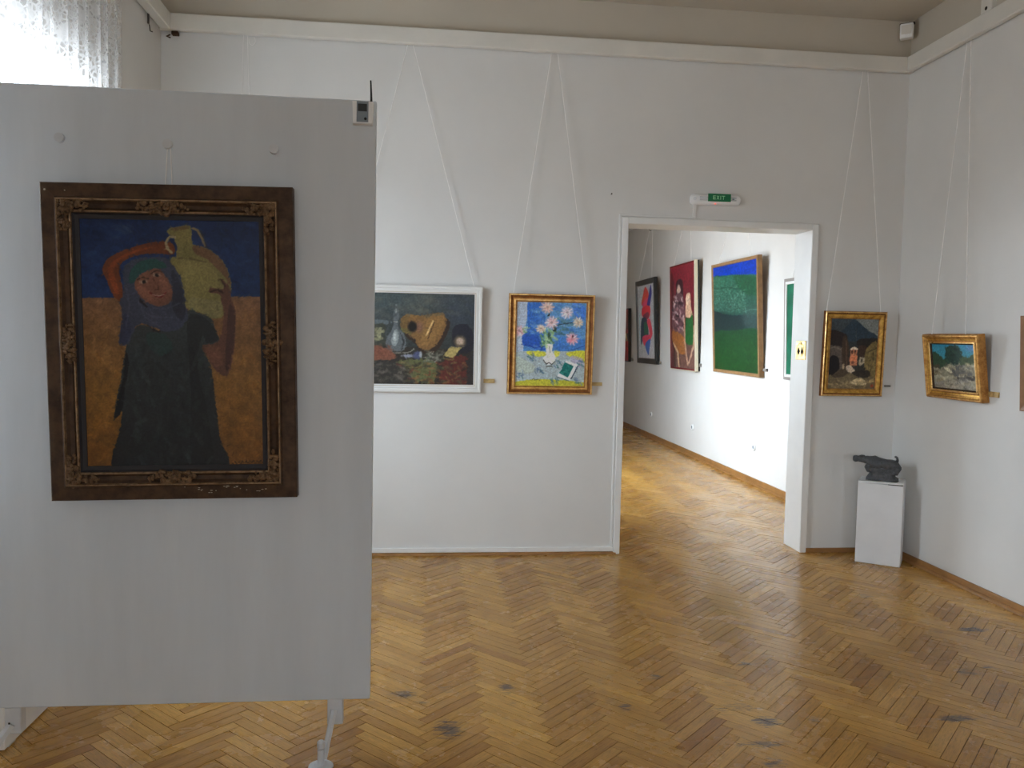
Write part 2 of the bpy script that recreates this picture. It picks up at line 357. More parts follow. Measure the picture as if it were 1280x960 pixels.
# parquet planks ----------------------------------------------------
PL, PW, GAP = 0.3564, 0.0533, 0.0024
RECTS = [(XL+0.002, XR-0.002, YF+0.002, YB-0.002), (DX0-0.01, DX1+0.01, YB-0.002, YB+T+0.002), (HX0+0.002, HX1-0.002, YB+T+0.002, HY1)]
def clip(poly, r):
    for ax, lim, sg in ((0, r[0], 1), (0, r[1], -1), (1, r[2], 1), (1, r[3], -1)):
        out = []
        for i in range(len(poly)):
            a, b = poly[i-1], poly[i]; da, db = sg*(a[ax]-lim), sg*(b[ax]-lim)
            if da*db < 0:
                t = da/(da-db); out.append(tuple(a[j]+t*(b[j]-a[j]) for j in range(4)))
            if db >= 0: out.append(b)
        poly = out
        if len(poly) < 3: return []
    return poly
s2 = math.sqrt(0.5); X0 = 0.1425-(PL-PW)/2*s2
cm = [np.array(_r), np.array(_u), np.array(_f)]
def px(x, y, z=0.0):
    q = np.array((x, y, z-1.6)); d = cm[2] @ q
    return (640+1028.25*(cm[0] @ q)/d, 480-1028.25*(cm[1] @ q)/d, d) if d > 0.1 else (-999, -999, d)
planks = []
for jx in range(-6, 16):
    for kk in range(-230, 400):
        for hv in (0, 1):
            if hv == 0: a0, b0, la, lb = kk*PW, kk*PW, PL, PW
            else: a0, b0, la, lb = kk*PW+PL, (kk+1)*PW-PL, PW, PL
            a0 += jx*PL; b0 -= jx*PL
            ca, cb = a0+la/2, b0+lb/2
            wx, wy = (ca-cb)*s2+X0, (ca+cb)*s2+0.01
            if not (XL-0.3 < wx < HX1+0.3 and YF-0.3 < wy < HY1+0.3): continue
            if wy > YB+0.6 and wx < HX0-0.3: continue
            g = GAP/2; cs = [(a0+g, b0+g), (a0+la-g, b0+g), (a0+la-g, b0+lb-g), (a0+g, b0+lb-g)]
            ru, rv = RNG.random()*40, RNG.random()*40
            poly = []
            for (a, b) in cs:
                l_, s_ = (a-a0, b-b0) if hv == 0 else (b-b0, a-a0)
                poly.append(((a-b)*s2+X0, (a+b)*s2+0.01, l_+ru, s_+rv))
            if hv: pass
            tint = float(np.clip(RNG.normal(0.61 if hv else 0.41, 0.14), 0, 1)); dz = RNG.normal(0, 0.00035)  # mean differs by plank direction, painting the varnish sheen into the tint
            tx, ty = RNG.normal(0, 0.0011, 2)
            for r_ in RECTS:
                q = clip(poly, r_)
                if len(q) >= 3: planks.append((q, tint, dz, tx, ty, wx, wy))
def plank_geo(q, dz, tx, ty, wx, wy):
    n = len(q); top = [(p[0], p[1], min(0.0012, dz+tx*(p[0]-wx)+ty*(p[1]-wy))) for p in q]; bot = [(p[0], p[1], -0.006) for p in q]
    f = [tuple(range(n))]+[(i, n+i, n+(i+1) % n, (i+1) % n) for i in range(n)]
    return top+bot, f, [(p[2], p[3]) for p in q]*2
def ccw(q):
    return sum(q[i-1][0]*q[i][1]-q[i][0]*q[i-1][1] for i in range(len(q))) > 0
vis = []
for i, pk in enumerate(planks):
    x_, y_, d_ = px(pk[5], pk[6])
    if 5 < x_ < 1275 and y_ < 955 and pk[6] < YB and d_ > 1:
        if x_ < 470 and y_ < 888: continue
        ar = abs(sum(pk[0][j-1][0]*pk[0][j][1]-pk[0][j][0]*pk[0][j-1][1] for j in range(len(pk[0]))))
        vis.append((ar/d_**3, i))
near = set(i for _, i in sorted(vis, reverse=True)[:300])
V, F_, UVs, TT = [], [], [], []
for i, (q, tint, dz, tx, ty, wx, wy) in enumerate(planks):
    if not ccw(q): q = q[::-1]
    v, f, uv = plank_geo(q, dz, tx, ty, wx, wy)
    if i in near:
        v = [(a[0]-wx, a[1]-wy, a[2]) for a in v]
        o = MB().add(v, f).build('plank', 'parquet', fl, uv=uv, tint=[tint]*len(v)); o.location = (wx, wy, 0)
    else:
        off = len(V); V += v; F_ += [tuple(j+off for j in t_) for t_ in f]; UVs += uv; TT += [tint]*len(v)
m = MB(); m.v = V; m.f = F_
o = m.build('parquet_planks', 'parquet', fl, uv=UVs, tint=TT); o['kind'] = 'stuff'

# beige frieze painted above the rail
fr = [((XL+0.001, YB-0.003, RB+0.05), (XR-0.003, YB-0.0002, ZC-0.0005)), ((XR-0.003, YF, RB+0.05), (XR-0.0002, YB-0.003, ZC-0.0005)), ((XL+0.0002, YF, RB+0.05), (XL+0.003, YB-0.003, ZC-0.0005))]
for i, (a, b) in enumerate(fr): struct(MB().box(a, b).build('trim_%d' % (20+i), 'ceiling'), 'beige frieze above the picture rail')
# picture rail: a moulded board standing off the wall
def rail(n, a, b, label):
    struct(MB().bbox(a, b, 0.006).build('trim_%d' % n, 'rail'), label)
rail(1, (XL+0.001, YB-RP, RB), (XR-0.001, YB-0.014, RT), 'white picture rail along the doorway wall')
rail(2, (XR-RP, YF, RB), (XR-0.014, YB-RP, RT), 'white picture rail along the right wall')
rail(3, (XL+0.014, YF, RB), (XL+RP+0.02, YB-RP, RT), 'white picture rail along the window wall')
rail(4, (HX1-RP, YB+T, 3.575), (HX1-0.014, HY1, 3.68), 'picture rail of the room beyond')
m = MB()
for x in np.arange(XL+0.25, XR, 0.9): m.box((x-0.02, YB-0.014, RB+0.03), (x+0.02, YB, RT-0.03))
struct(m.build('trim_5', 'rail'), 'spacer blocks behind the picture rail')
m = MB()
for y in np.arange(YF+0.3, YB, 0.9): m.box((XR-0.014, y-0.02, RB+0.03), (XR, y+0.02, RT-0.03)); m.box((XL, y-0.02, RB+0.03), (XL+0.014, y+0.02, RT-0.03))
for y in np.arange(YB+T+0.3, HY1, 0.9): m.box((HX1-0.014, y-0.02, 3.6), (HX1, y+0.02, 3.66))
struct(m.build('trim_6', 'rail'), 'spacer blocks behind the side picture rails')
# skirtings
def quarter(m, p0, p1, r, out):                       # quarter round bead along p0-p1, bulging towards out
    p0, p1, out = Vector(p0), Vector(p1), Vector(out); rings = []
    for p in (p0, p1): rings.append([p]+[p+out*r*math.cos(t)+Vector((0, 0, r*math.sin(t))) for t in (0, .5, 1.05, math.pi/2)])
    return m.loft(rings)
m = MB().bbox((XR-0.016, YF, 0.001), (XR, YB, 0.055), 0.003); quarter(m, (XR-0.016, YF, 0.001), (XR-0.016, YB-0.02, 0.001), 0.02, (-1, 0, 0))
struct(m.build('baseboard_right', 'skirting'), 'oak skirting with quarter round along the right wall')
m = MB().bbox((DX1+0.05, YB-0.016, 0.001), (XR-0.02, YB, 0.034), 0.003)
struct(m.build('baseboard_back_right', 'skirting'), 'low oak skirting beside the pedestal')
m = MB(); quarter(m, (XL+0.3, YB-0.008, 0.001), (1.44, YB-0.008, 0.001), 0.018, (0, -1, 0))
struct(m.build('baseboard_back_left', 'skirting'), 'low oak bead under the still life wall')
m = MB().bbox((HX1-0.018, YB+T, 0.001), (HX1, HY1, 0.075), 0.003); quarter(m, (HX1-0.018, YB+T, 0.001), (HX1-0.018, HY1, 0.001), 0.018, (-1, 0, 0))
struct(m.build('baseboard_hall_right', 'skirting'), 'oak skirting of the room beyond')
# cable ducts
struct(MB().bbox((XL+0.3, YB-0.016, 0.020), (1.434, YB, 0.055), 0.003).build('trim_7', 'white'), 'white cable duct along the wall foot')
struct(MB().bbox((1.400, YB-0.014, 0.056), (1.416, YB, 2.512), 0.002).build('trim_8', 'white'), 'white cable duct climbing beside the doorway')
struct(MB().bbox((1.416, YB-0.014, 2.500), (1.972, YB, 2.512), 0.002).build('trim_9', 'white'), 'white cable duct along the door head')
struct(MB().bbox((1.950, YB-0.014, 2.513), (1.972, YB, 2.61), 0.002).build('trim_10', 'white'), 'short cable duct rising to the exit sign')
# doorway casing and lining
d = empty('door_1', ((DX0+DX1)/2, YB, 0)); struct(d, 'open doorway with white casing'); xo = -(DX0+DX1)/2
m = MB()
for a, b in (((DX0-0.046, -0.020, 0.0), (DX0+0.004, 0.0, DZ+0.046)), ((DX1-0.004, -0.020, 0.0), (DX1+0.048, 0.0, DZ+0.046)), ((DX0+0.004, -0.020, DZ-0.004), (DX1-0.004, 0.0, DZ+0.046))):
    MB().bbox((a[0]+xo, a[1], a[2]), (b[0]+xo, b[1], b[2]), 0.005).build('casing', 'white', d)
for a, b in (((DX0-0.02, 0.001, 0.0), (DX0, T, DZ)), ((DX1, 0.001, 0.0), (DX1+0.02, T, DZ)), ((DX0-0.02, 0.001, DZ), (DX1+0.02, T, DZ+0.02))):
    MB().bbox((a[0]+xo, a[1], a[2]), (b[0]+xo, b[1], b[2]), 0.002).build('jamb', 'white', d)

# ------------------------------------------------------------------ painter for the canvases (colour attribute on a fine grid)
def homography(src, dst):
    A, b = [], []
    for (x, y), (u, v) in zip(src, dst):
        A += [[x, y, 1, 0, 0, 0, -u*x, -u*y], [0, 0, 0, x, y, 1, -v*x, -v*y]]; b += [u, v]
    return np.append(np.linalg.solve(np.array(A, float), np.array(b, float)), 1).reshape(3, 3)
def vnoise(h, w, cell, seed, cellx=None):
    r = np.random.default_rng(seed); cx = cellx or cell
    gh, gw = int(h/cell)+3, int(w/cx)+3; g = r.random((gh, gw))
    yy, xx = np.arange(h)/cell, np.arange(w)/cx
    y0, x0 = yy.astype(int), xx.astype(int); fy, fx = yy-y0, xx-x0
    fy, fx = (fy*fy*(3-2*fy))[:, None], (fx*fx*(3-2*fx))[None]
    a = g[y0][:, x0]; b_ = g[y0][:, x0+1]; c = g[y0+1][:, x0]; d_ = g[y0+1][:, x0+1]
    return (a*(1-fx)+b_*fx)*(1-fy)+(c*(1-fx)+d_*fx)*fy
class Art:
    def __init__(s, w, h, quad, base=(90, 90, 90)):
        s.w, s.h = w, h; s.a = np.ones((h, w, 3))*np.array(base, float)
        s.H = homography(quad, [(0, 0), (w, 0), (w, h), (0, h)]); s.k = math.sqrt(abs(np.linalg.det(s.H[:2, :2])))
        s.sd = 1
    def mp(s, pts):
        p = np.c_[np.array(pts, float), np.ones(len(pts))] @ s.H.T; return p[:, :2]/p[:, 2:]
    def _apply(s, mask, y0, x0, col, alpha):
        h, w = mask.shape; m = (mask*alpha)[..., None]; t = s.a[y0:y0+h, x0:x0+w]
        c = np.array(col, float) if not callable(col) else col(y0, x0, h, w)
        s.a[y0:y0+h, x0:x0+w] = t*(1-m)+c*m
    def _box(s, p, pad):
        x0 = max(0, int(p[:, 0].min()-pad)); x1 = min(s.w, int(p[:, 0].max()+pad)+2); y0 = max(0, int(p[:, 1].min()-pad)); y1 = min(s.h, int(p[:, 1].max()+pad)+2)
        return x0, x1, y0, y1
    def poly(s, pts, col, alpha=1.0, smooth=True, rough=0.0, col2=None):
        p = s.mp(pts)
        if smooth and len(p) > 3:
            n = len(p); q = []
            for i in range(n):
                a, b, c, d_ = p[i-1], p[i], p[(i+1) % n], p[(i+2) % n]
                for t in (0, .25, .5, .75): q.append(.5*(2*b+(c-a)*t+(2*a-5*b+4*c-d_)*t*t+(3*b-a-3*c+d_)*t**3))
            p = np.array(q)
        x0, x1, y0, y1 = s._box(p, 2)
        if x1 <= x0 or y1 <= y0: return s
        acc = np.zeros((y1-y0, x1-x0)); s.sd += 1
        jx = (vnoise(y1-y0, x1-x0, 3, s.sd)-.5)*rough; jy = (vnoise(y1-y0, x1-x0, 3, s.sd+99)-.5)*rough
        for oy in (.25, .75):
            for ox in (.25, .75):
                X, Y = np.meshgrid(np.arange(x0, x1)+ox, np.arange(y0, y1)+oy); X = X+jx; Y = Y+jy; ins = np.zeros(X.shape, bool)
                for i in range(len(p)):
                    (ax, ay), (bx, by) = p[i-1], p[i]
                    if ay == by: continue
                    ins ^= ((ay > Y) != (by > Y)) & (X < (bx-ax)*(Y-ay)/(by-ay)+ax)
                acc += ins*.25
        if col2 is not None:
            t = np.linspace(0, 1, y1-y0)[:, None, None]; cc = np.array(col, float)*(1-t)+np.array(col2, float)*t
            s._apply(acc, y0, x0, lambda *a: cc, alpha)
        else: s._apply(acc, y0, x0, col, alpha)
        return s
    def line(s, pts, wd, col, alpha=1.0):
        p = s.mp(pts); wd = max(wd*s.k*.5, .45); x0, x1, y0, y1 = s._box(p, wd+2)
        if x1 <= x0 or y1 <= y0: return s
        X, Y = np.meshgrid(np.arange(x0, x1)+.5, np.arange(y0, y1)+.5); d_ = np.full(X.shape, 1e9)
        for i in range(len(p)-1):
            a, b = p[i], p[i+1]; ab = b-a; t = np.clip(((X-a[0])*ab[0]+(Y-a[1])*ab[1])/(ab @ ab+1e-9), 0, 1)
            d_ = np.minimum(d_, np.hypot(X-a[0]-t*ab[0], Y-a[1]-t*ab[1]))
        s._apply(np.clip(wd+.5-d_, 0, 1), y0, x0, col, alpha); return s
    def ell(s, cx, cy, rx, ry, col, alpha=1.0, soft=0.25, ang=0):
        c = s.mp([(cx, cy)])[0]; ex = s.mp([(cx+rx, cy)])[0]-c; ey = s.mp([(cx, cy+ry)])[0]-c
        rx_, ry_ = max(abs(ex[0]), .6), max(abs(ey[1]), .6); R_ = max(rx_, ry_)*(1+soft)
        x0, x1, y0, y1 = s._box(np.array([[c[0]-R_, c[1]-R_], [c[0]+R_, c[1]+R_]]), 1)
        if x1 <= x0 or y1 <= y0: return s
        X, Y = np.meshgrid(np.arange(x0, x1)+.5-c[0], np.arange(y0, y1)+.5-c[1]); ca, sa = math.cos(ang), math.sin(ang)
        d_ = np.hypot((X*ca+Y*sa)/rx_, (-X*sa+Y*ca)/ry_)
        s._apply(np.clip((1+soft-d_)/(2*soft), 0, 1), y0, x0, col, alpha); return s
    def dabs(s, n, box, size, cols, seed, alpha=.6, ang=0.0, asp=2.5, inside=None):
        r = np.random.default_rng(seed)
        for _ in range(n):
            x, y = r.uniform(box[0], box[2]), r.uniform(box[1], box[3]); c = np.array(cols[r.integers(len(cols))])+r.normal(0, 8)
            z = size*r.uniform(.5, 1.2); a = ang+r.normal(0, .5)
            s.line([(x-z*math.cos(a), y-z*math.sin(a)), (x+z*math.cos(a), y+z*math.sin(a))], z*2/asp, c, alpha*r.uniform(.5, 1))
        return s
    def grain(s, amt, cell, seed, cellx=None):
        s.a = s.a*(1+amt*(vnoise(s.h, s.w, cell, seed, cellx)-.5)[..., None]*2); return s
    def finish(s, n, size, seed, alpha=.65):
        r = np.random.default_rng(seed); H_ = s.H; s.H = np.eye(3); k_ = s.k; s.k = 1.0
        wx = (vnoise(s.h, s.w, 5, seed)-.5)*1.5; wy = (vnoise(s.h, s.w, 5, seed+1)-.5)*1.5
        Y, X = np.mgrid[0:s.h, 0:s.w]; s.a = s.a[np.clip(Y+wy, 0, s.h-1).round().astype(int), np.clip(X+wx, 0, s.w-1).round().astype(int)]
        src = s.a.copy(); fld = vnoise(s.h, s.w, 22, seed+2)*6.0
        for _ in range(n):
            x, y = r.integers(s.w), r.integers(s.h); c = src[y, x]*(1+r.normal(0, .10)); a_ = fld[y, x]+r.normal(0, .3); z = size*r.uniform(.5, 1.2)
            dx, dy = z*math.cos(a_), z*math.sin(a_); s.line([(x-dx, y-dy), (x+dx, y+dy)], size*.55, c, alpha*r.uniform(.5, 1))
        s.a = .75*s.a+.25*(np.roll(s.a, 1, 0)+np.roll(s.a, -1, 0)+np.roll(s.a, 1, 1)+np.roll(s.a, -1, 1))/4
        s.H, s.k = H_, k_; return s
    def canvas(s, parent, w, h, y0, z, gain, name='canvas', x0=0.0):
        nx, ny = s.w, s.h; xs = np.linspace(x0-w/2, x0+w/2, nx); ys = np.linspace(y0+h, y0, ny)
        X, Y = np.meshgrid(xs, ys); lum = s.a.mean(2)
        Z = np.full(X.shape, z)+(lum-lum.mean())*0
        v = np.stack([X, Y, Z], -1).reshape(-1, 3)
        i = np.arange(ny*nx).reshape(ny, nx); f = np.stack([i[1:, :-1], i[1:, 1:], i[:-1, 1:], i[:-1, :-1]], -1).reshape(-1, 4)
        me = bpy.data.meshes.new(name); me.vertices.add(len(v)); me.vertices.foreach_set('co', v.ravel())
        me.loops.add(f.size); me.loops.foreach_set('vertex_index', f.ravel().astype(np.int32))
        me.polygons.add(len(f)); me.polygons.foreach_set('loop_start', (np.arange(len(f))*4).astype(np.int32)); me.update(calc_edges=True)
        ca = me.color_attributes.new('paint', 'FLOAT_COLOR', 'POINT')
        col = np.clip(lin(np.clip(s.a, 0, 255))*gain, 0, .92).reshape(-1, 3)
        ca.data.foreach_set('color', np.c_[col, np.ones(len(col))].ravel().astype(np.float32))
        me.materials.append(M['oil']); o = bpy.data.objects.new(name, me); C.objects.link(o); o.parent = parent; return o
k = N('oil_paint').set(0.45, spec=0.35)
at = k.new('ShaderNodeAttribute'); at.attribute_name = 'paint'; k.link(at.outputs['Color'], k.b.inputs['Base Color'])
k.bump(k.noise(160, 4, k.obj(), 0.6).outputs[0], 0.25, 0.001); M['oil'] = k.m

# ------------------------------------------------------------------ hanging pictures
def hang(name, axis, wall, gap, cu, cz, W, H, tilt, roll):
    if axis == 1: U, Nn = Vector((1, 0, 0)), Vector((0, -1, 0))
    else: U, Nn = Vector((0, -1, 0)), Vector((-1, 0, 0))
    Vv = Vector((0, 0, 1))*math.cos(tilt)+Nn*math.sin(tilt)
    u = U*math.cos(roll)+Vv*math.sin(roll); v = -U*math.sin(roll)+Vv*math.cos(roll); n = u.cross(v)
    base = Vector((cu, wall, cz)) if axis == 1 else Vector((wall, cu, cz))
    c = base+Nn*(gap+H/2*math.sin(tilt))-v*(H/2)
    mw = Matrix(((u.x, v.x, n.x, c.x), (u.y, v.y, n.y, c.y), (u.z, v.z, n.z, c.z), (0, 0, 0, 1)))
    return empty(name, mw)
def picture(label, axis, wall, q, parts, art, gain, border, back=0.026, zc=-0.010, gap=0.03, cords=None, group=None, cat='painting'):
    cu, cz, W, H, tilt, roll = q
    e_ = hang('framed_painting', axis, wall, gap, cu, cz, W, H, tilt, roll); tag(e_, label, cat, group)
    for (nm, prof, mat) in parts: MB().frame(W, H, prof).build(nm, mat, e_)
    bx, by = border
    MB().box((-W/2+0.008, 0.008, -back), (W/2-0.008, H-0.008, zc-0.004)).build('backing', 'brownframe', e_)
    art.canvas(e_, W-2*bx+0.004, H-2*by+0.004, by-0.002, zc, gain)
    if cords:
        inv = e_.matrix_world.inverted()
        for (lx, top) in cords:
            a = Vector((lx, H-0.012, -0.012)); b = inv @ Vector(top)
            MB().tube([a, a.lerp(b, .5), b], 0.0030 if wall > 4 or axis == 0 else 0.0015, 5).build('hanging_cord', 'cord', e_)
    return e_

# --- large picture on the display panel: woman carrying a jar
PY = 3.10                                             # front face of the display panel
Q = [(48, 60), (1190, 84), (1218, 1644), (100, 1664)]
A = Art(300, 436, Q, (110, 78, 40))
A.poly([(-60, -60), (1300, -60), (1300, 570), (-60, 579)], (17, 34, 70), smooth=False, col2=(21, 45, 88))
A.poly([(-60, 579), (1300, 569), (1300, 1100), (-60, 1100)], (108, 78, 56), smooth=False, col2=(116, 82, 38))
A.poly([(-60, 1100), (1300, 1100), (1300, 1720), (-60, 1720)], (116, 82, 36), smooth=False, col2=(98, 62, 20))
A.grain(.10, 9, 5); A.dabs(260, (60, 90, 1190, 560), 30, [(20, 40, 80), (14, 28, 60), (26, 50, 95)], 3, .35, .4)
A.dabs(420, (90, 600, 1215, 1650), 26, [(120, 84, 44), (98, 68, 36), (130, 92, 50), (108, 70, 26)], 4, .3, 1.3)
A.dabs(14, (270, 90, 380, 200), 26, [(48, 62, 92)], 6, .4, .2)
A.poly([(200, 390), (255, 312), (420, 246), (560, 218), (645, 235), (650, 300), (560, 296), (450, 300), (340, 340), (305, 400), (325, 500), (325, 600), (270, 570), (228, 470)], (92, 46, 24))
A.poly([(235, 395), (285, 330), (420, 268), (520, 255), (420, 285), (320, 330), (272, 400), (300, 520), (290, 560), (250, 480)], (122, 58, 26), .8)
A.poly([(608, 158), (640, 132), (735, 117), (762, 140), (765, 200), (772, 238), (850, 258), (930, 310), (985, 390), (1012, 490), (1002, 600), (965, 690), (905, 712), (840, 682), (790, 665), (730, 640), (715, 540), (690, 440), (640, 375), (634, 322), (664, 310), (668, 240), (640, 190)], (106, 98, 58), rough=2)
A.poly([(770, 245), (850, 262), (930, 312), (985, 395), (1010, 500), (960, 430), (900, 370), (860, 330), (790, 300)], (92, 66, 48), .9)
A.poly([(690, 340), (830, 345), (900, 400), (930, 470), (900, 560), (800, 600), (740, 560), (720, 480)], (118, 110, 66), .55)
A.poly([(760, 580), (900, 590), (955, 610), (950, 680), (905, 706), (830, 672), (750, 640)], (116, 110, 76), .6)
A.line([(680, 325), (760, 330), (850, 350)], 12, (80, 70, 45), .7); A.poly([(640, 135), (735, 120), (745, 138), (660, 152)], (84, 66, 44), .8)
A.line([(655, 192), (620, 192), (602, 228), (612, 268), (636, 288)], 18, (136, 124, 92)); A.line([(770, 135), (800, 148), (832, 205), (846, 246)], 16, (112, 96, 70))
A.line([(820, 150), (846, 215), (855, 255)], 8, (50, 44, 44), .7)
# dress
A.poly([(440, 745), (600, 790), (740, 660), (800, 670), (880, 702), (912, 770), (940, 845), (900, 872), (830, 880), (862, 960), (890, 1030), (912, 1220), (940, 1460), (966, 1690), (296, 1700), (313, 1400), (322, 1290), (268, 1365), (282, 1250), (312, 1100), (345, 900), (380, 815)], (46, 51, 53), rough=2, col2=(27, 29, 32))
A.poly([(345, 920), (330, 1080), (290, 1240), (272, 1350), (322, 1290), (340, 1150), (365, 1000)], (18, 20, 22), .9)
A.poly([(740, 700), (820, 690), (900, 760), (930, 840), (860, 865), (830, 820), (800, 1000), (860, 1300), (900, 1660), (760, 1660), (760, 1200), (740, 900)], (22, 25, 27), .55)
A.poly([(480, 800), (600, 815), (640, 900), (560, 950), (500, 900)], (32, 56, 54), .6)
A.line([(470, 740), (540, 790), (620, 785), (690, 750)], 9, (22, 22, 26), .8)
A.dabs(200, (380, 880, 880, 1640), 34, [(50, 58, 60), (34, 38, 42), (26, 30, 32), (42, 52, 50)], 8, .28, 1.5)
# scarf, face
A.poly([(330, 470), (330, 400), (370, 345), (460, 320), (560, 318), (622, 340), (682, 430), (716, 540), (730, 640), (742, 700), (690, 770), (600, 792), (520, 765), (455, 740), (405, 765), (372, 855), (330, 882), (304, 860), (322, 700), (308, 600), (330, 560)], (50, 54, 70), rough=2)
A.poly([(325, 700), (360, 690), (380, 800), (340, 878), (306, 860)], (40, 44, 66), .8)
A.poly([(368, 480), (380, 400), (450, 342), (560, 338), (606, 385), (520, 392), (440, 425), (402, 475)], (28, 64, 60), .9)
A.poly([(640, 400), (700, 500), (725, 640), (700, 720), (640, 640), (640, 520)], (34, 36, 48), .7)
for l_ in ([(430, 600), (470, 700), (560, 760)], [(520, 640), (600, 650), (690, 610)], [(350, 500), (370, 620), (350, 760)], [(440, 650), (520, 700), (640, 700)]): A.line(l_, 10, (66, 70, 88), .5)
A.poly([(402, 492), (440, 430), (540, 392), (602, 442), (640, 520), (630, 602), (570, 628), (500, 615), (440, 570)], (104, 68, 54))
A.poly([(420, 505), (470, 510), (520, 560), (520, 600), (460, 570)], (122, 80, 62), .7); A.poly([(560, 450), (610, 480), (630, 540), (580, 540)], (120, 80, 64), .6)
A.line([(420, 462), (455, 445), (490, 458)], 9, (46, 30, 26), .9); A.line([(505, 425), (540, 402), (575, 412)], 9, (46, 30, 26), .9)
A.ell(458, 476, 26, 11, (150, 130, 112), .8); A.ell(462, 476, 12, 12, (20, 16, 16)); A.ell(540, 432, 24, 11, (150, 130, 112), .8); A.ell(543, 432, 12, 12, (20, 16, 16))
A.line([(520, 455), (548, 500), (556, 522), (528, 526)], 9, (72, 42, 34), .9); A.line([(534, 470), (546, 505)], 7, (140, 96, 76), .7)
A.line([(500, 545), (535, 566), (570, 572), (600, 545)], 10, (92, 30, 30)); A.line([(515, 556), (550, 566), (590, 556)], 5, (170, 150, 132), .8)
A.line([(438, 598), (480, 632)], 14, (20, 20, 26), .8)
# carrying arm and hand
A.poly([(945, 455), (1000, 505), (1020, 600), (1040, 662), (1040, 762), (1032, 900), (1000, 1050), (962, 1072), (900, 1022), (870, 962), (830, 882), (900, 870), (942, 832), (966, 702), (950, 600), (930, 552), (880, 545), (884, 515), (950, 522), (968, 500)], (82, 54, 44))
A.poly([(1000, 620), (1035, 670), (1034, 800), (1015, 960), (985, 1050), (975, 950), (985, 780)], (52, 34, 32), .75); A.poly([(850, 900), (930, 885), (960, 980), (930, 1020), (890, 990)], (100, 66, 50), .6)
A.line([(880, 540), (930, 525), (960, 545)], 9, (40, 26, 22), .9); A.line([(945, 460), (975, 500)], 9, (40, 26, 22), .8)
sg = []
for i in range(60): sg.append((1020+i*3.3, 1628-i*.2+9*math.sin(i*.9)*(1 if i % 13 < 9 else .2)))
A.line(sg, 5, (30, 20, 12), .85); A.finish(2600, 4.0, 5).grain(.10, 2, 21); A.grain(.08, 30, 22)
PR = [('frame', [(0, -.045), (0, -.004), (.004, 0), (.048, .003), (.051, .010), (.055, .012)], 'bronze'), ('outer_bead', [(.055, .012), (.059, .012), (.062, .004)], 'bronzebead'),
      ('cove', [(.062, .004), (.072, -.004), (.086, -.006), (.093, .001)], 'bronze'), ('inner_bead', [(.093, .001), (.096, .005), (.100, .004), (.102, -.003)], 'bronzebead'),
      ('slip', [(.102, -.003), (.108, -.012), (.1215, -.014), (.1225, -.019)], 'slipdark')]
P1 = picture('large dark ornate frame, woman in grey carrying a clay jar, on the panel', 1, PY, (-0.8938, 1.5499, 0.8552, 1.1196, 0.0205, 0.0170), PR, A, 1.4, (.1225, .1185), back=0.04, zc=-0.018, gap=0.047,
    cords=[(-0.012, (-0.919, PY-0.016, 2.252)), (0.012, (-0.909, PY-0.016, 2.252))])
def orn(cx, cy, sx, sy, seed, n):
    r = np.random.default_rng(seed); m = MB()
    for i in range(n):
        t = r.random()*6.28; q = r.random()**.6
        x, y = cx+sx*q*math.cos(t), cy+sy*q*math.sin(t); a = r.uniform(.0035, .008)
        m.ball((x, y, .004+.006*(1-q)), (a*r.uniform(.7, 1.8), a*r.uniform(.7, 1.8), .0075), 6, 4)
    return m
W1, H1 = 0.8552, 1.1196
for i, (cx, cy) in enumerate(((-1, 0), (1, 0), (-1, 1), (1, 1))):
    m = MB(); xx, yy = cx*(W1/2-.078), .078 if cy == 0 else H1-.078
    sgx, sgy = -cx, 1 if cy == 0 else -1
    for part in (orn(xx, yy, .026, .026, 40+i, 34), orn(xx+sgx*.045, yy, .05, .020, 50+i, 34), orn(xx, yy+sgy*.045, .020, .05, 60+i, 34)): m.add(part.v, part.f)
    m.build('corner_ornament', 'ornament', P1, True)
for i, (cx, cy, sx, sy) in enumerate(((-.01, .080, .085, .024), (-.01, H1-.080, .095, .026), (-W1/2+.080, H1/2, .024, .072), (W1/2-.080, H1/2, .028, .082))):
    orn(cx, cy, sx, sy, 70+i, 80).build('side_ornament', 'ornament', P1, True)
r = np.random.default_rng(5); m = MB()
for i in range(26):
    x = r.uniform(.03, .25) if i < 22 else r.uniform(.28, .32); y = .036+.01*math.sin(x*40)+r.normal(0, .003)
    m.ball((x, y, .003), (r.uniform(.002, .006), .0013, .0009), 5, 4)
m.ball((-W1/2+.018, H1-.026, .001), (.004, .004, .001), 6, 4); m.ball((-W1/2+.085, H1-.028, .003), (.003, .002, .001), 6, 4)
m.build('chipped_gesso', 'chip', P1)['kind'] = 'stuff'

# --- white-framed still life
Q = [(-165, 158), (800, 172), (797, 862), (-165, 850)]
A = Art(220, 158, Q, (52, 58, 58))
A.poly([(-300, 100), (900, 100), (900, 600), (-300, 600)], (62, 72, 74), smooth=False, col2=(46, 50, 50))
A.ell(480, 270, 150, 80, (96, 94, 84), .7, .7); A.ell(680, 300, 140, 130, (52, 60, 74), .8, .6); A.ell(150, 230, 160, 60, (70, 84, 86), .6, .6)
A.poly([(-170, 580), (110, 560), (800, 600), (800, 880), (-170, 880)], (46, 42, 36), smooth=False)
A.poly([(-170, 360), (150, 372), (150, 400), (-170, 395)], (96, 106, 112), .8); A.poly([(57, 400), (130, 405), (130, 560), (-170, 560), (-170, 400)], (58, 60, 50), .8)
A.dabs(10, (40, 440, 110, 520), 24, [(160, 158, 120), (120, 120, 96)], 1, .7, 0)
A.poly([(640, 420), (740, 400), (790, 480), (780, 600), (700, 620), (640, 560)], (26, 28, 42), .8)
A.poly([(290, 340), (420, 350), (500, 330), (600, 360), (612, 420), (575, 510), (520, 600), (450, 625), (390, 600), (372, 560), (280, 480)], (48, 34, 24))
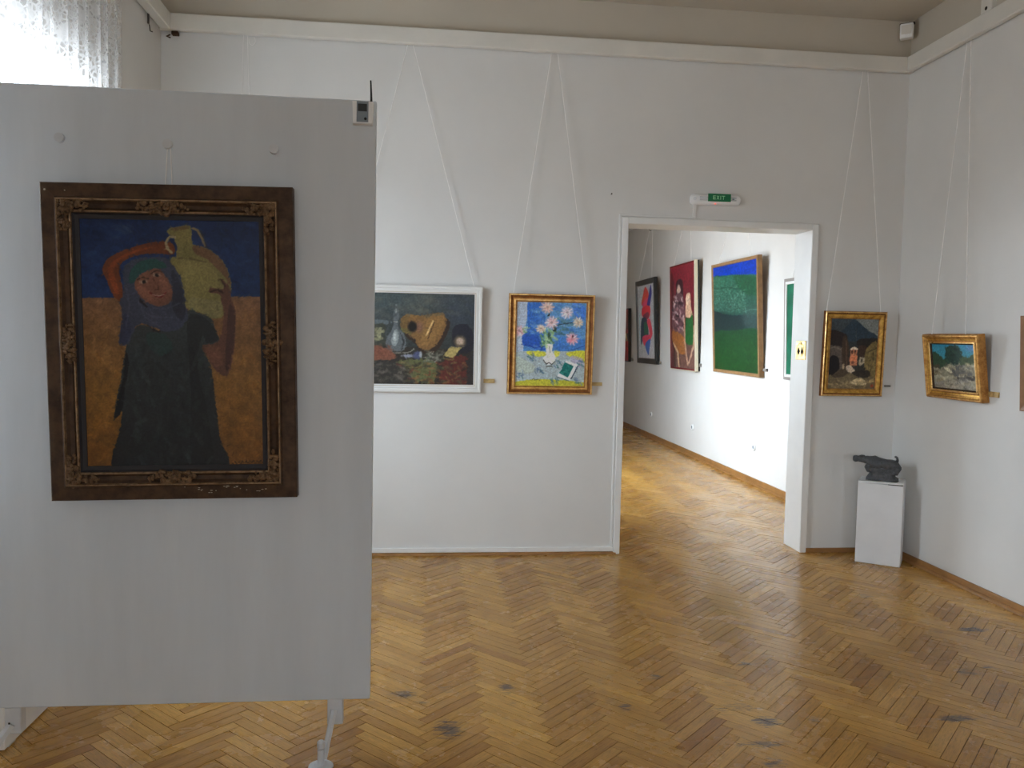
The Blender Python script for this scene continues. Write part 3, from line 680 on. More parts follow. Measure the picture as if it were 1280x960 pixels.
A.poly([(250, 372), (268, 338), (305, 322), (350, 328), (400, 335), (450, 325), (500, 313), (545, 310), (578, 332), (588, 385), (575, 440), (548, 500), (508, 562), (465, 590), (425, 593), (390, 578), (366, 548), (352, 512), (325, 488), (285, 470), (258, 440), (248, 405)], (122, 90, 50), rough=2)
A.poly([(470, 330), (560, 325), (575, 380), (520, 480), (450, 560), (400, 540), (420, 440)], (142, 106, 58), .6); A.poly([(250, 430), (300, 430), (330, 468), (290, 470), (255, 450)], (110, 110, 58), .8)
A.ell(385, 420, 28, 40, (120, 84, 74), .7, .5); A.poly([(250, 372), (300, 335), (310, 400), (330, 470), (285, 470), (250, 420)], (96, 78, 44), .55); A.ell(335, 420, 33, 40, (22, 18, 18)); A.line([(488, 375), (440, 482)], 12, (214, 182, 122)); A.line([(497, 385), (450, 510)], 6, (56, 36, 20)); A.line([(395, 420), (470, 440)], 3, (90, 70, 50), .7)
A.line([(192, 330), (160, 320), (168, 390), (140, 470), (150, 520)], 14, (62, 68, 68)); A.poly([(138, 560), (150, 500), (185, 440), (196, 380), (190, 330), (200, 262), (214, 244), (228, 262), (236, 330), (226, 390), (242, 440), (276, 480), (288, 550), (262, 602), (170, 602)], (90, 96, 100))
A.poly([(180, 520), (200, 450), (225, 440), (235, 500), (215, 560), (190, 560)], (150, 158, 158), .75); A.ell(205, 500, 12, 34, (200, 206, 204), .7, .5); A.line([(212, 250), (214, 320)], 8, (170, 176, 174), .9); A.line([(196, 380), (226, 385)], 5, (190, 190, 180), .8); A.line([(250, 470), (275, 540), (255, 590)], 10, (34, 36, 38), .8)
A.line([(120, 580), (200, 618), (300, 615), (350, 590)], 8, (150, 150, 140), .8)
A.poly([(-170, 560), (110, 570), (218, 655), (57, 676), (-170, 690)], (116, 72, 54)); A.dabs(60, (-160, 570, 180, 660), 22, [(130, 84, 62), (100, 58, 46)], 9, .5, .4)
A.ell(300, 640, 46, 12, (150, 156, 176), .9); A.ell(372, 635, 28, 34, (74, 82, 120), .9); A.ell(398, 630, 10, 24, (190, 196, 206), .8)
A.poly([(230, 680), (480, 670), (520, 760), (470, 850), (250, 780)], (98, 102, 62), .85, rough=5); A.poly([(-170, 700), (220, 690), (330, 800), (300, 870), (-170, 870)], (50, 47, 43), .9)
A.poly([(560, 700), (640, 650), (745, 660), (750, 870), (560, 870)], (84, 38, 31), rough=6); A.poly([(745, 640), (800, 620), (800, 870), (750, 870)], (46, 42, 42), rough=6)
A.ell(690, 530, 44, 44, (104, 90, 72)); A.ell(690, 528, 28, 26, (190, 168, 150), .9); A.poly([(564, 640), (620, 568), (706, 574), (642, 656)], (164, 148, 92), smooth=False); A.line([(564, 640), (570, 660), (645, 672), (642, 656)], 8, (110, 96, 56))
A.dabs(120, (240, 690, 740, 850), 20, [(112, 108, 66), (130, 86, 50), (70, 76, 52), (110, 46, 36), (46, 40, 36), (60, 56, 46)], 12, .6, .3)
A.dabs(40, (430, 600, 560, 690), 18, [(110, 118, 104), (70, 78, 66), (150, 150, 140)], 13, .6, .1); A.dabs(60, (60, 700, 330, 840), 20, [(82, 78, 70), (44, 40, 40), (116, 110, 100)], 14, .5, .2)
A.dabs(160, (-160, 170, 800, 330), 40, [(66, 76, 78), (84, 88, 82), (52, 62, 66)], 15, .3, .2); A.finish(900, 3.2, 6).grain(.12, 2, 31)
PR = [('frame', [(0, -.03), (0, -.006), (.006, 0), (.020, 0), (.026, -.006), (.030, -.006), (.034, -.002), (.046, -.004)], 'white'), ('gilt_slip', [(.046, -.004), (.0495, -.004), (.050, -.012)], 'chip'), ('inner_slip', [(.050, -.012), (.056, -.012), (.0565, -.018)], 'white')]
picture('wide white-framed still life of guitar and silver ewer, partly behind the panel', 1, YB, (-0.1037, 1.572, 1.0285, 0.763, 0.0355, 0.003), PR, A, 1.2, (.0565, .0600), zc=-.016,
    cords=[(-0.455, (-0.148, YB-.03, RB-.004)), (0.455, (-0.108, YB-.03, RB-.004))])

# --- flowers in a vase, gilt frame
Q = [(65, 62), (746, 78), (715, 890), (38, 883)]
A = Art(150, 178, Q, (70, 125, 190))
A.poly([(0, 0), (820, 0), (820, 545), (0, 545)], (84, 132, 178), smooth=False, col2=(74, 124, 178))
A.poly([(20, 40), (180, 40), (150, 300), (130, 480), (110, 560), (20, 560)], (160, 172, 188)); A.poly([(178, 60), (330, 60), (335, 300), (340, 532), (230, 520), (118, 470), (150, 385), (172, 300)], (44, 94, 172))
A.poly([(130, 380), (250, 390), (330, 440), (335, 535), (230, 515), (120, 470)], (32, 76, 164), .9); A.poly([(460, 410), (740, 440), (735, 545), (450, 545)], (60, 112, 180), .9); A.poly([(600, 80), (720, 110), (720, 240), (640, 220)], (60, 110, 200), .8)
A.dabs(140, (180, 70, 735, 530), 30, [(104, 150, 188), (54, 102, 174), (120, 156, 180), (44, 88, 160)], 2, .45, .3)
A.poly([(20, 555), (120, 545), (800, 545), (800, 920), (20, 920)], (150, 164, 168), smooth=False)
A.poly([(165, 545), (330, 550), (340, 590), (250, 600), (180, 580)], (188, 188, 66)); A.poly([(430, 548), (480, 548), (470, 590), (430, 600)], (190, 190, 80)); A.poly([(560, 556), (730, 545), (726, 690), (700, 640), (560, 590)], (186, 186, 60))
A.poly([(40, 850), (200, 820), (420, 822), (712, 850), (712, 900), (40, 900)], (168, 166, 52)); A.poly([(60, 600), (160, 640), (240, 700), (200, 760), (60, 740)], (166, 176, 160), .6); A.poly([(590, 590), (700, 620), (700, 700), (600, 680)], (160, 152, 178), .7)
A.line([(110, 480), (230, 510), (340, 500)], 8, (20, 50, 130), .8); A.line([(560, 540), (640, 520), (730, 490)], 8, (24, 56, 130), .7); A.line([(480, 450), (480, 540)], 12, (40, 90, 170), .7)
A.dabs(50, (300, 320, 440, 490), 26, [(110, 150, 96), (70, 116, 80), (150, 176, 130), (46, 84, 66)], 3, .8, 1.2); A.dabs(24, (440, 230, 600, 380), 26, [(110, 140, 150), (80, 120, 110), (60, 96, 100)], 5, .6, .2)
A.line([(430, 300), (540, 275), (620, 265)], 9, (38, 54, 66), .9); A.line([(440, 380), (560, 385)], 8, (50, 76, 84), .8); A.poly([(355, 210), (385, 170), (378, 205)], (22, 30, 30)); A.ell(430, 330, 18, 26, (36, 50, 46), .9); A.ell(375, 390, 12, 36, (34, 62, 44), .8)
for (cx, cy, rr, c1) in ((360, 118, 62, (214, 178, 160)), (552, 170, 62, (204, 190, 196)), (402, 266, 62, (216, 178, 176)), (660, 265, 50, (204, 186, 160)), (600, 425, 60, (222, 160, 164)), (300, 325, 44, (206, 190, 170)), (90, 350, 50, (206, 168, 172))):
    A.ell(cx, cy, rr*.85, rr*.85, c1, .75, .35); r = np.random.default_rng(int(cx))
    for i in range(26):
        t = i*.2416*2.6; q = rr*r.uniform(.6, 1.15); A.line([(cx+q*.3*math.cos(t), cy+q*.3*math.sin(t)), (cx+q*math.cos(t), cy+q*math.sin(t))], 9, np.array(c1)+r.normal(0, 22)+np.array((8, 0, 4)), .7)
    A.ell(cx, cy, rr*.22, rr*.22, np.array(c1)*.72, .7, .5)
A.ell(606, 400, 8, 14, (60, 30, 40)); A.ell(575, 440, 22, 20, (214, 110, 130), .7, .5); A.dabs(12, (130, 310, 190, 360), 18, [(110, 140, 90), (190, 200, 170)], 8, .7, .2)
A.poly([(345, 482), (412, 482), (404, 545), (440, 600), (432, 645), (400, 672), (345, 672), (318, 625), (350, 560)], (214, 214, 204)); A.line([(320, 630), (345, 670), (375, 655), (400, 675), (432, 645)], 8, (30, 30, 36)); A.line([(350, 695), (408, 690)], 9, (60, 60, 50)); A.line([(380, 500), (385, 555)], 7, (90, 96, 80), .8); A.ell(350, 500, 14, 16, (150, 180, 130), .7, .5)
A.poly([(452, 792), (540, 636), (668, 680), (576, 834)], (212, 222, 230), smooth=False); A.poly([(472, 758), (530, 652), (614, 690), (556, 802)], (18, 98, 94), smooth=False); A.line([(590, 812), (656, 686)], 10, (36, 50, 70)); A.line([(450, 795), (570, 835)], 9, (50, 70, 80), .8); A.dabs(14, (500, 680, 580, 770), 12, [(50, 140, 130)], 9, .7, .8)
for (cx, cy) in ((210, 605), (275, 735), (105, 775), (425, 850), (650, 835), (450, 670), (690, 670)):
    A.dabs(11, (cx-36, cy-30, cx+36, cy+30), 15, [(96, 118, 150), (70, 92, 128), (60, 100, 100)], int(cx), .8, .6)
A.line([(205, 825), (225, 812), (240, 828), (262, 818), (285, 830)], 6, (40, 44, 40), .8); A.finish(700, 2.6, 7, .55).grain(.12, 2, 33)
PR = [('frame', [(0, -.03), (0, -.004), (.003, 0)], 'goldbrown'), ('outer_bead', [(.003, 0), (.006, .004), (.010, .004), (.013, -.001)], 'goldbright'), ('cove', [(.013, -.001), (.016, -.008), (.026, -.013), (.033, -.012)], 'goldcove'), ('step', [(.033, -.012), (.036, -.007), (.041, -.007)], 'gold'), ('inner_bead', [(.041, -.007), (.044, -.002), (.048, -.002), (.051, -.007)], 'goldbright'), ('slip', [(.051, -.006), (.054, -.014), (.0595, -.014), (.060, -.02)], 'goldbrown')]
picture('gilt-framed painting of pink flowers in a white vase on blue', 1, YB, (0.9124, 1.5519, 0.6269, 0.7262, 0.059, 0.0012), PR, A, 1.55, (.060, .061), zc=-.018,
    cords=[(-0.285, (0.8685, YB-.03, RB-.004)), (0.255, (0.9147, YB-.03, RB-.004))])

# --- village under a mountain, yellow gilt frame
Q = [(138, 118), (605, 128), (575, 835), (92, 835)]
A = Art(110, 150, Q, (44, 44, 42))
A.poly([(50, 80), (700, 80), (700, 400), (50, 400)], (56, 66, 72), smooth=False, col2=(40, 44, 46)); A.poly([(380, 110), (620, 110), (620, 330), (540, 260), (450, 200)], (112, 116, 112), .85)
A.poly([(130, 220), (230, 250), (330, 150), (370, 130), (420, 170), (500, 240), (560, 268), (600, 340), (400, 345), (130, 345)], (38, 52, 64)); A.line([(500, 240), (590, 280)], 14, (140, 140, 132), .4)
A.poly([(130, 240), (270, 270), (300, 330), (240, 400), (120, 420)], (34, 28, 28)); A.poly([(118, 410), (160, 395), (245, 420), (238, 640), (180, 690), (110, 700)], (78, 70, 64)); A.poly([(125, 505), (200, 500), (216, 560), (214, 650), (170, 690), (112, 690)], (20, 18, 20)); A.line([(120, 420), (160, 405), (240, 425)], 10, (110, 100, 90), .8)
A.poly([(245, 330), (300, 320), (310, 580), (250, 620)], (58, 44, 36), .9); A.line([(285, 330), (290, 600)], 10, (92, 70, 54), .7); A.line([(380, 220), (382, 330)], 6, (60, 64, 66))
A.poly([(400, 330), (590, 320), (590, 420), (420, 420)], (34, 30, 28), .9); A.poly([(330, 425), (395, 415), (392, 590), (320, 592)], (168, 108, 78), smooth=False); A.poly([(325, 430), (360, 400), (398, 418), (395, 432)], (196, 180, 160)); A.ell(344, 455, 9, 20, (66, 40, 34)); A.ell(375, 450, 9, 20, (70, 44, 36)); A.poly([(325, 500), (390, 495), (388, 540), (322, 545)], (196, 116, 80), .6); A.ell(350, 560, 16, 18, (90, 56, 44), .8)
A.poly([(420, 500), (475, 505), (470, 560), (415, 590)], (150, 138, 116)); A.ell(440, 540, 9, 22, (50, 44, 38)); A.poly([(405, 400), (480, 395), (490, 490), (420, 500)], (54, 40, 34)); A.poly([(485, 420), (595, 365), (580, 740), (510, 730), (470, 600)], (104, 90, 56), rough=3); A.line([(490, 460), (590, 410)], 8, (54, 46, 32)); A.ell(550, 500, 10, 40, (44, 38, 28), .9); A.dabs(50, (490, 430, 580, 720), 18, [(126, 110, 66), (84, 72, 44)], 2, .5, 1.2)
A.poly([(90, 700), (200, 690), (330, 640), (480, 680), (590, 740), (580, 850), (80, 850)], (96, 84, 62)); A.poly([(150, 690), (280, 600), (340, 640), (260, 700), (180, 720)], (66, 56, 46)); A.poly([(285, 600), (330, 590), (375, 655), (330, 668), (290, 640)], (186, 170, 150), .9); A.ell(258, 600, 12, 28, (170, 150, 120), .8); A.poly([(340, 660), (500, 640), (520, 700), (420, 710)], (40, 36, 34), .9)
A.poly([(320, 760), (380, 730), (440, 720), (492, 775), (440, 800), (340, 785)], (174, 158, 122)); A.dabs(50, (110, 740, 560, 825), 26, [(150, 132, 94), (120, 104, 76), (88, 74, 54)], 3, .6, .1); A.ell(545, 800, 14, 16, (140, 60, 40), .9); A.poly([(520, 740), (565, 725), (560, 760), (520, 765)], (150, 130, 90)); A.finish(500, 2.6, 8).grain(.16, 2, 35)
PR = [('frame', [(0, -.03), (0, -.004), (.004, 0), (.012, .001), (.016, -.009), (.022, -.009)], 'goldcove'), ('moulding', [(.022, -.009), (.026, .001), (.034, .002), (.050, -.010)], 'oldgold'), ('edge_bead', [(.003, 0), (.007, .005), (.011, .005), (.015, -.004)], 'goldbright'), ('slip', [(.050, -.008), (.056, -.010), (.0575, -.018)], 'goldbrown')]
picture('yellow-gilt framed village street under a dark mountain, above the pedestal', 1, YB, (3.228, 1.5254, 0.4901, 0.6422, 0.0487, 0.003), PR, A, 1.6, (.0575, .0575), zc=-.016,
    cords=[(-0.235, (3.205, YB-.03, RB-.004)), (0.195, (3.2444, YB-.03, RB-.004))])

# --- small landscape on the right wall
Q = [(172, 197), (637, 202), (660, 770), (210, 715)]
A = Art(120, 90, Q, (116, 114, 98))
A.poly([(100, 150), (700, 150), (700, 420), (100, 420)], (38, 112, 140), smooth=False, col2=(52, 112, 124)); A.ell(590, 260, 50, 40, (84, 110, 160), .6, .6)
A.poly([(170, 400), (175, 320), (230, 300), (290, 370), (350, 420), (300, 480), (180, 480)], (38, 60, 46), rough=6); A.poly([(330, 420), (322, 270), (350, 225), (392, 206), (440, 218), (480, 285), (500, 340), (470, 430), (400, 460)], (24, 48, 42), rough=8); A.poly([(470, 430), (500, 350), (560, 370), (640, 340), (640, 440), (560, 470)], (50, 66, 44), rough=6)
A.dabs(40, (340, 230, 480, 420), 20, [(30, 60, 48), (18, 38, 36), (44, 74, 52)], 2, .6, .9); A.poly([(180, 470), (260, 450), (240, 560), (200, 560)], (58, 52, 40), .9)
A.poly([(400, 480), (520, 460), (600, 520), (590, 600), (500, 620), (410, 580)], (70, 70, 70), .9, rough=6); A.dabs(140, (200, 450, 650, 740), 30, [(150, 148, 130), (96, 92, 80), (170, 166, 146), (80, 76, 70), (122, 112, 88)], 4, .6, .2); A.poly([(300, 480), (350, 490), (395, 540), (370, 545)], (176, 172, 152), .9); A.ell(556, 450, 26, 18, (170, 160, 130), .8, .5); A.dabs(14, (430, 590, 640, 640), 24, [(50, 48, 46)], 6, .7, .2); A.dabs(40, (230, 620, 650, 750), 34, [(140, 132, 118), (110, 106, 104)], 7, .5, .1); A.finish(420, 2.8, 9).grain(.14, 2, 37)
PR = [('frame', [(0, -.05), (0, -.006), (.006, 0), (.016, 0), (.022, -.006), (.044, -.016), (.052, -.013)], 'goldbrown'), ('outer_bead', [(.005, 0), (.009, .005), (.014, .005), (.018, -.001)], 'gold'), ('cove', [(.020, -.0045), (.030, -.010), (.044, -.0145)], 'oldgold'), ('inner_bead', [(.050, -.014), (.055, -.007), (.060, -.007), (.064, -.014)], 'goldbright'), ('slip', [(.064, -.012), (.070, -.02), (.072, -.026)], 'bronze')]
picture('small brown-gilt framed landscape with a dark tree, on the right wall', 0, XR, (5.1825, 1.4589, 0.5899, 0.4428, 0.1268, -0.001), PR, A, 1.8, (.072, .066), back=.046, zc=-.024, gap=.05,
    cords=[(-0.20, (XR-.03, 5.252, RB-.004)), (0.16, (XR-.03, 5.2115, RB-.004))])
# --- only the edge of this one is in the frame
A = Art(90, 110, [(0, 0), (30, 0), (30, 40), (0, 40)], (96, 80, 60)); A.poly([(-2, -2), (32, -2), (32, 16), (-2, 14)], (120, 128, 130)); A.poly([(-2, 14), (10, 9), (20, 13), (32, 11), (32, 24), (-2, 24)], (62, 66, 48)); A.dabs(120, (0, 14, 30, 40), 2, [(110, 92, 60), (80, 70, 48), (130, 110, 76)], 3, .6, .2); A.finish(300, 3, 13)
PR = [('frame', [(0, -.04), (0, -.004), (.006, 0), (.04, -.006), (.05, -.012)], 'brownframe')]
picture('brown-framed picture cut off at the right edge of the view', 0, XR, (4.335, 1.505, 0.50, 0.57, 0.05, 0.0), PR, A, 1.8, (.05, .05), back=.035, cords=[(-0.2, (XR-.03, 4.40, RB-.004)), (0.2, (XR-.03, 4.36, RB-.004))])

# --- pictures in the room beyond
HW = HX1
Q = [(58, 135), (345, 70), (350, 890), (62, 860)]
A = Art(90, 180, Q, (30, 60, 40))
A.poly([(0, 0), (400, 0), (400, 300), (0, 300)], (14, 58, 172), smooth=False); A.poly([(40, 226), (150, 190), (250, 186), (360, 212), (360, 520), (40, 520)], (46, 100, 78), col2=(34, 62, 56)); A.poly([(200, 192), (360, 215), (360, 330), (240, 300)], (24, 74, 46), .7)
A.dabs(420, (60, 290, 270, 450), 4, [(130, 172, 150), (96, 140, 120), (60, 110, 90)], 2, .6, .5); A.dabs(110, (62, 205, 230, 290), 5, [(104, 150, 124), (70, 120, 96)], 3, .5, .5); A.line([(60, 285), (140, 275), (250, 290)], 5, (24, 60, 46), .8)
A.poly([(40, 450), (150, 470), (360, 480), (360, 600), (40, 640)], (28, 46, 48)); A.ell(310, 500, 60, 80, (70, 96, 92), .5, .5); A.line([(255, 445), (300, 430), (345, 430)], 4, (110, 150, 130), .7)
A.poly([(40, 620), (200, 580), (360, 590), (360, 920), (40, 920)], (26, 70, 40), .9, col2=(26, 68, 26)); A.dabs(120, (62, 600, 350, 880), 14, [(28, 72, 34), (20, 54, 30), (38, 80, 36)], 4, .4, 1.3); A.finish(500, 3, 10, .5).grain(.14, 2, 39)
PR = [('frame', [(0, -.055), (0, -.003), (.003, 0), (.034, 0), (.038, -.006), (.040, -.014)], 'tan')]
picture('tall green hill under blue sky in a tan wood frame, in the next room', 0, HW, (9.3847, 1.8832, 1.451, 1.3381, 0.056, -0.0042), PR, A, 1.05, (.040, .040), back=.05, zc=-.012, gap=.06,
    cords=[(-0.5, (HW-.03, 9.42, 3.572)), (0.5, (HW-.03, 9.35, 3.572))])
Q = [(372, -38), (570, -82), (572, 890), (374, 880)]
A = Art(70, 150, Q, (92, 28, 38))
A.poly([(340, -120), (600, -120), (600, 420), (340, 420)], (124, 34, 48), smooth=False, col2=(86, 26, 36)); A.poly([(340, 560), (600, 560), (600, 920), (340, 920)], (104, 78, 68), .9); A.poly([(360, 100), (400, 100), (400, 900), (360, 900)], (70, 30, 34), .7)
A.poly([(420, 100), (460, 70), (475, 130), (470, 260), (420, 240)], (54, 26, 34)); A.ell(438, 165, 16, 40, (206, 178, 160), .9); A.poly([(412, 220), (470, 210), (490, 360), (470, 540), (400, 560), (384, 400)], (96, 66, 74), .9); A.dabs(70, (390, 230, 480, 540), 13, [(214, 196, 192), (50, 32, 40), (160, 120, 120)], 2, .8, 1.2)
A.poly([(390, 545), (480, 600), (492, 750), (440, 740), (388, 650)], (140, 88, 46)); A.line([(395, 660), (430, 740), (440, 880)], 12, (196, 168, 130), .8); A.line([(405, 720), (408, 880)], 10, (40, 44, 34), .8)
A.poly([(498, 280), (500, 220), (516, 198), (534, 220), (540, 330), (552, 410), (496, 410)], (196, 160, 132)); A.ell(514, 258, 14, 42, (216, 188, 164), .9); A.poly([(498, 424), (524, 430), (552, 400), (556, 560), (550, 664), (498, 650), (494, 540)], (34, 88, 44)); A.line([(484, 430), (488, 640), (500, 760), (512, 850)], 14, (188, 150, 124), .8); A.line([(562, 500), (558, 680), (520, 830)], 12, (196, 160, 132), .8); A.finish(300, 2.5, 12, .45).grain(.14, 2, 41)
PR = [('frame', [(0, -.03), (0, -.003), (.003, 0), (.016, 0), (.02, -.006), (.022, -.012)], 'redpaint')]
p9 = picture('tall dark red picture of two pale figures in the next room', 0, HW, (11.3782, 1.9381, 1.1198, 1.4949, 0.0398, 0.0018), PR, A, 1.35, (.022, .022), back=.05, zc=-.010, gap=.06,
    cords=[(-0.4, (HW-.03, 11.41, 3.572)), (0.4, (HW-.03, 11.35, 3.572))])
o = MB().box((1.1198/2-.002, -.004, -.03), (1.1198/2+.05, 1.499, .004)).build('edge_strip', 'cream', p9); o['label'] = 'cream wooden strip on the near edge'
MB().box((1.1198/2-.002, -.004, -.055), (1.1198/2+.044, 1.495, -.031)).build('stretcher_edge', 'black', p9)
MB().box((-1.1198/2, -.012, -.03), (1.1198/2, -.002, .002)).build('bottom_strip', 'cream', p9)
Q = [(63, 125), (208, 95), (208, 805), (72, 822)]
A = Art(60, 130, Q, (176, 178, 184))
A.poly([(98, 312), (112, 210), (132, 132), (158, 190), (158, 250), (148, 316)], (206, 66, 52)); A.poly([(105, 300), (150, 240), (160, 300), (140, 330), (108, 330)], (206, 60, 110), .9); A.poly([(145, 318), (160, 220), (178, 112), (186, 190), (178, 260), (166, 325)], (40, 40, 128)); A.poly([(98, 400), (108, 335), (166, 322), (170, 395), (150, 450), (115, 440)], (214, 42, 56)); A.poly([(110, 420), (150, 380), (160, 420), (140, 450)], (90, 30, 60), .8)
A.poly([(98, 450), (140, 446), (150, 520), (152, 600), (110, 640), (92, 700), (88, 600)], (24, 48, 74)); A.poly([(120, 480), (148, 500), (146, 590), (120, 590)], (30, 100, 70), .9); A.poly([(142, 470), (168, 450), (186, 560), (180, 610), (162, 646), (160, 560)], (214, 60, 84)); A.poly([(104, 620), (160, 596), (172, 640), (135, 696), (112, 690)], (206, 52, 84)); A.poly([(124, 690), (168, 632), (160, 720), (150, 782)], (58, 100, 176)); A.line([(80, 400), (76, 560), (90, 720)], 5, (120, 180, 180), .7); A.line([(190, 420), (200, 480), (190, 560)], 5, (120, 180, 180), .7); A.grain(.08, 2, 43)
PR = [('frame', [(0, -.05), (0, -.004), (.004, 0), (.08, 0), (.084, -.01), (.085, -.02)], 'black'), ('inner_slip', [(.085, -.012), (.092, -.012), (.093, -.02)], 'greyframe')]
picture('black-framed abstract of red and blue shapes on white, in the next room', 0, HW, (13.2931, 1.9007, 1.1826, 1.3853, 0.0508, 0.008), PR, A, 1.5, (.092, .092), back=.045, zc=-.018, gap=.06,
    cords=[(-0.4, (HW-.03, 13.32, 3.572)), (0.4, (HW-.03, 13.26, 3.572))])
A = Art(30, 60, [(0, 0), (30, 0), (30, 60), (0, 60)], (132, 44, 40)); A.poly([(0, 36), (30, 33), (30, 60), (0, 60)], (150, 22, 34), smooth=False); A.poly([(4, 28), (30, 28), (30, 37), (0, 38)], (60, 40, 30), smooth=False); A.line([(24, 29), (26, 36)], 2, (200, 170, 120)); A.grain(.15, 3, 44)
PR = [('frame', [(0, -.05), (0, -.003), (.003, 0), (.012, 0), (.016, -.008)], 'black')]
picture('red picture half hidden by the doorway edge, farthest in the next room', 0, HW, (15.06, 1.68, 1.10, 0.96, 0.03, 0.0), PR, A, 1.5, (.016, .016), back=.045, gap=.055, cords=[(-0.3, (HW-.03, 15.1, 3.572)), (0.3, (HW-.03, 15.0, 3.572))])
A = Art(40, 60, [(0, 0), (40, 0), (40, 60), (0, 60)], (8, 92, 66)); A.grain(.15, 4, 45)
PR = [('frame', [(0, -.05), (0, -.003), (.003, 0), (.03, 0)], 'greyframe'), ('inner_slip', [(.03, 0), (.055, -.002), (.058, -.014)], 'white')]
picture('green picture with grey and white frame beside the right door jamb', 0, HW, (7.50, 1.735, 1.14, 1.02, 0.03, 0.0), PR, A, 1.3, (.058, .058), back=.045, gap=.055, cords=[(-0.4, (HW-.03, 7.53, 3.572)), (0.4, (HW-.03, 7.47, 3.572))])

# loose cord pair of a picture hidden by the panel
m = MB().tube([(-1.262, YB-.03, RB-.004), (-1.275, YB-.02, 3.2), (-1.36, YB-.012, 2.05)], .0018, 5).tube([(-1.235, YB-.03, RB-.004), (-1.225, YB-.02, 3.2), (-1.14, YB-.012, 2.05)], .0018, 5)
m.tube([(-1.205+.022*math.cos(t), YB-.028, 3.592+.03*math.sin(t)) for t in np.linspace(math.pi*.9, math.pi*2.3, 12)], .0018, 5)
tag(m.build('hanging_cord', 'cord'), 'pair of thin cords with a loose loop above the panel', 'cord')

# ------------------------------------------------------------------ caption tags
def caption(c, size, mat, label):
    o = MB().bbox((-size[0]/2, -size[1]/2, -size[2]/2), (size[0]/2, size[1]/2, size[2]/2), .0015).build('caption_tag', mat); o.location = c; tag(o, label, 'caption', 'caption tags beside the pictures')
caption((.470, YB-.005, 1.279), (.080, .010, .030), 'tag', 'brass caption tag beside the still life')
caption((1.268, YB-.005, 1.268), (.075, .010, .026), 'tag', 'brass caption tag beside the flower painting')
caption((3.528, YB-.005, 1.286), (.050, .010, .014), 'taggrey', 'small grey caption tag beside the village painting')
caption((XR-.006, 4.862, 1.300), (.012, .13, .034), 'tag', 'brass caption tag beside the small landscape')
caption((HW-.012, 8.62, 1.300), (.024, .10, .032), 'taggrey', 'grey caption tag beside the green hill painting')
caption((HW-.012, 10.76, 1.275), (.024, .08, .045), 'taggrey', 'dark caption tag beside the dark red picture')
caption((HW-.012, 12.66, 1.245), (.024, .10, .045), 'taggrey', 'dark caption tag beside the abstract')
caption((HW-.012, 14.40, 1.245), (.024, .10, .05), 'taggrey', 'dark caption tag beside the farthest red picture')

# ------------------------------------------------------------------ display panel
PX0, PX1, PZ0, PZ1, PT = -1.527, -0.188, 0.212, 2.452, 0.045
dp = empty('display_panel', ((PX0+PX1)/2, PY+PT/2, 0)); tag(dp, 'grey-white freestanding display panel carrying the large portrait', 'display panel')
ox, oy = (PX0+PX1)/2, PY+PT/2
MB().bbox((PX0-ox, -PT/2, PZ0), (PX1-ox, PT/2, PZ1), .003).build('board', 'board', dp)
for i, x in enumerate((-.318, -1.476)):
    MB().bbox((x-.029-ox, -.018, .113), (x+.029-ox, .022, PZ0), .003).build('post', 'steel', dp)
    fx, fy = x-(.040 if i == 0 else .095)-ox, -.115  # foot, in front of the board
    leg = MB().tube([(x-.004-ox, -.020, .172 if i == 0 else .150), (fx+.008, fy+.022, .018)], .012 if i == 0 else .016, 6).build('leg', 'steel', dp)
    MB().tube([(fx, fy, .004), (fx, fy, .070)], .0125, 10).build('adjusting_tube', 'steel', leg)
    MB().tube([(fx, fy, .071), (fx, fy, .075), (fx, fy, .095), (fx, fy, .101)], [.009, .0145, .0145, .009], 10).build('clamp_knob', 'steel', leg)
    MB().tube([(fx, fy, .0015), (fx, fy, .006), (fx, fy, .012)], [.046, .045, .024], 20).build('foot_disc', 'steel', leg)
    MB().ball((x-.005-ox, -.034, .160), (.004, .003, .004), 6, 4).build('bolt', 'rubber', leg)
for x, z in ((-1.281, 2.2645), (-.9166, 2.2585), (-.548, 2.258)):
    MB().tube([(x-ox, -PT/2, z), (x-ox, -PT/2-.018, z), (x-ox, -PT/2-.019, z), (x-ox, -PT/2-.030, z)], [.007, .007, .0175, .0165], 16).build('hanging_knob', 'steel', dp)

# data logger clipped to the panel corner
lg = empty('climate_logger', (-.235, PY-.002, 2.36)); tag(lg, 'small white climate logger with antenna on the panel corner', 'data logger')
m = MB(); m.add([(-.036, 0, 0), (.036, 0, 0), (.039, 0, .082), (-.039, 0, .082), (-.034, -.030, .002), (.034, -.030, .002), (.037, -.026, .081), (-.037, -.026, .081)], [(0, 1, 5, 4), (1, 2, 6, 5), (2, 3, 7, 6), (3, 0, 4, 7), (4, 5, 6, 7), (3, 2, 1, 0)])
m.build('housing', 'plastic', lg)
m = MB(); m.add([(-.021, -.0325, .006), (.021, -.0325, .006), (.021, -.0285, .080), (-.021, -.0285, .080), (-.021, -.026, .006), (.021, -.026, .006), (.021, -.022, .080), (-.021, -.022, .080)], [(0, 1, 2, 3), (0, 4, 5, 1), (1, 5, 6, 2), (2, 6, 7, 3), (3, 7, 4, 0)])
m.build('face_plate', 'greyplastic', lg)
MB().box((-.016, -.0342, .044), (.016, -.0300, .070)).build('display', 'lcd', lg)
MB().tube([(.011, -.0310, .017), (.011, -.0355, .017)], .005, 10).build('button', 'rubber', lg)
MB().tube([(.030, -.012, .080), (.029, -.012, .120), (.027, -.012, .160)], [.0042, .0034, .0028], 8).build('antenna', 'rubber', lg)

